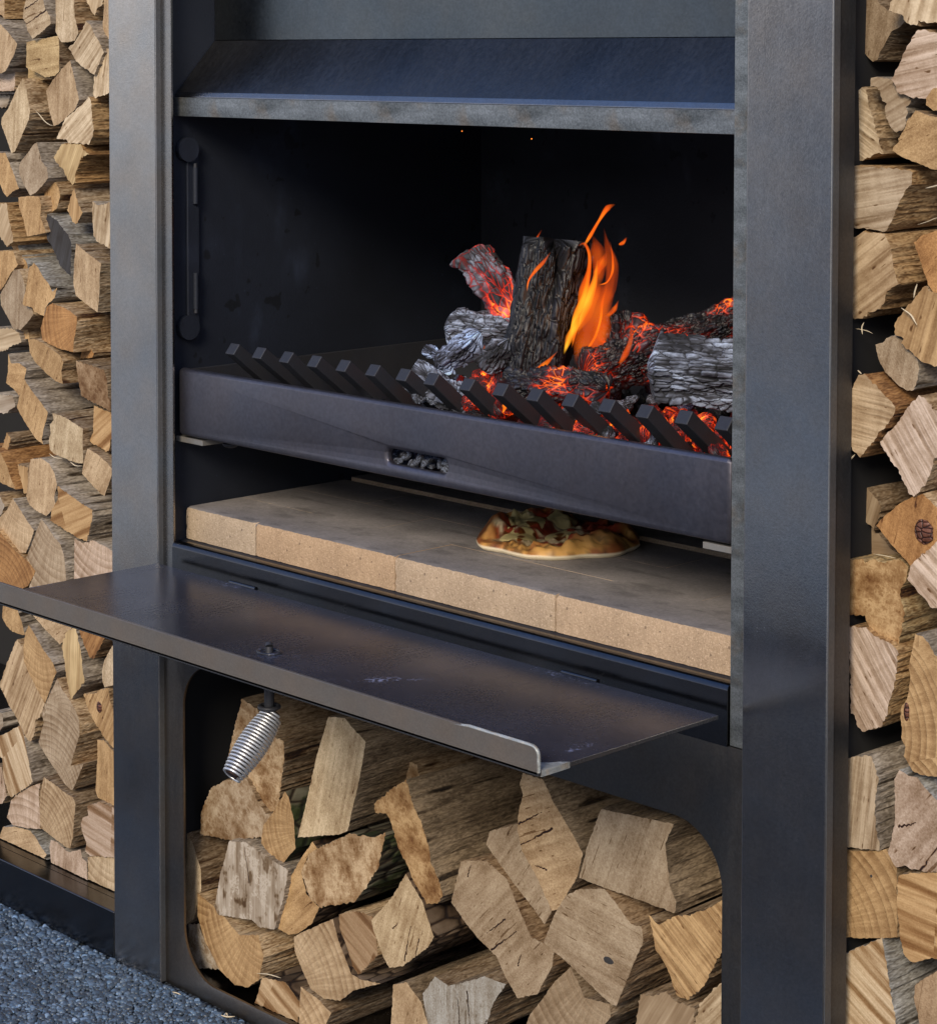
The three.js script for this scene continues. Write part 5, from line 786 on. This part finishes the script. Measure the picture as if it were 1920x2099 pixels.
// ---------------------------------------------------------------- loose splinters and straws
function splinter(pts, r, label) {
  const c = new THREE.CatmullRomCurve3(pts.map((p) => V3(...p))), n = 18, g = new THREE.TubeGeometry(c, n, r, 6), p = g.attributes.position;
  for (let i = 0; i <= n; i++) { const q = c.getPointAt(i / n), k = Math.min(1, 0.25 + 3 * Math.min(i, n - i) / n); for (let j = 0; j <= 6; j++) { const a = i * 7 + j; p.setXYZ(a, q.x + (p.getX(a) - q.x) * k, q.y + (p.getY(a) - q.y) * k * 0.7, q.z + (p.getZ(a) - q.z) * k); } }
  g.computeVertexNormals(); top('wood_splinter', boxUV(g), M.splinter, label, 'splinter', 'loose splinters and straws');
}
M.splinter = new THREE.MeshStandardMaterial({ color: lin(0.66, 0.55, 0.38), roughness: 0.8 });
splinter([[1.2091, 1.0768, -0.0400], [1.2217, 1.0700, -0.0400], [1.2265, 1.0638, -0.0400], [1.2289, 1.0607, -0.0400]], .0011, 'pale curled splinter lying across the broad golden log');
splinter([[1.2336, 1.2027, -0.0460], [1.2413, 1.2043, -0.0460], [1.2520, 1.2073, -0.0460]], .0013, 'yellow splinter sticking out beside the square brownish log');
splinter([[1.2255, 1.1645, -0.0440], [1.2355, 1.1676, -0.0440], [1.2523, 1.1744, -0.0440]], .0006, 'long thin straw-like splinter above the vivid orange log');
splinter([[1.1459, 1.0488, -0.0480], [1.1549, 1.0483, -0.0480], [1.1614, 1.0475, -0.0480], [1.1679, 1.0454, -0.0480]], .0006, 'thin fibre hanging in the dark gap under the blue-stained log');
splinter([[1.1571, 1.0566, -0.0470], [1.1544, 1.0510, -0.0470], [1.1553, 1.0437, -0.0470]], .0008, 'greenish upright fibre tuft under the blue-stained log');
splinter([[1.2266, 1.1030, -0.0430], [1.2240, 1.0955, -0.0430], [1.2225, 1.0882, -0.0430]], .0009, 'pale upright splinter between the vivid orange and golden logs');
splinter([[1.1576, 1.0065, -0.0360], [1.1601, 1.0048, -0.0360], [1.1626, 1.0030, -0.0360]], .0009, 'short pale splinter on top of the tan shield-shaped log');
splinter([[1.1466, 0.9073, -0.0360], [1.1507, 0.9115, -0.0360], [1.1551, 0.9161, -0.0360]], .0010, 'short pale splinter under the foot of the tan shield-shaped log');
splinter([[1.1632, 0.8069, -0.0600], [1.1762, 0.8073, -0.0600], [1.1923, 0.8069, -0.0600]], .0010, 'pale sliver lying in the gap above the honeycombed brown log');
splinter([[-0.3837, 1.2537, -0.0270], [-0.3733, 1.2480, -0.0270], [-0.3595, 1.2386, -0.0270], [-0.3458, 1.2330, -0.0270], [-0.3354, 1.2313, -0.0270]], .0009, 'pale curved strand of wood beside the large cream diamond log');
splinter([[-0.3531, 0.7246, -0.0270], [-0.3393, 0.7205, -0.0270], [-0.3186, 0.7212, -0.0270]], .0010, 'white curled shaving under the frayed cream block');
splinter([[-0.2964, 0.7192, -0.0270], [-0.2829, 0.7152, -0.0270], [-0.2643, 0.7171, -0.0270]], .0011, 'second white curled shaving at the bottom corner of the cream block');
splinter([[0.1541, 0.0575, -0.0260], [0.1784, 0.0635, -0.0260], [0.2065, 0.0667, -0.0260]], .0012, 'straw-coloured splinter on the small tan log on the store floor');
splinter([[0.1301, 0.0040, 0.0193], [0.1407, 0.0040, 0.0157], [0.1466, 0.0040, 0.0078]], .0014, 'pale straw curl lying on the paving at the fireplace foot');
splinter([[0.1354, 0.0050, 0.0171], [0.1321, 0.0050, 0.0111], [0.1405, 0.0050, 0.0155]], .0011, 'tiny looped straw beside the pale straw curl on the paving');
splinter([[-0.1795, 0.0030, 0.0050], [-0.1609, 0.0030, 0.0051], [-0.1389, 0.0030, 0.0057]], .0009, 'thin straw on the paving under the low front rail');
splinter([[0.0174, 0.0030, 0.0194], [0.0254, 0.0030, 0.0170], [0.0342, 0.0030, 0.0166]], .0010, 'thin pale straw on the paving by the inner post foot');
renderer.render(scene, camera);
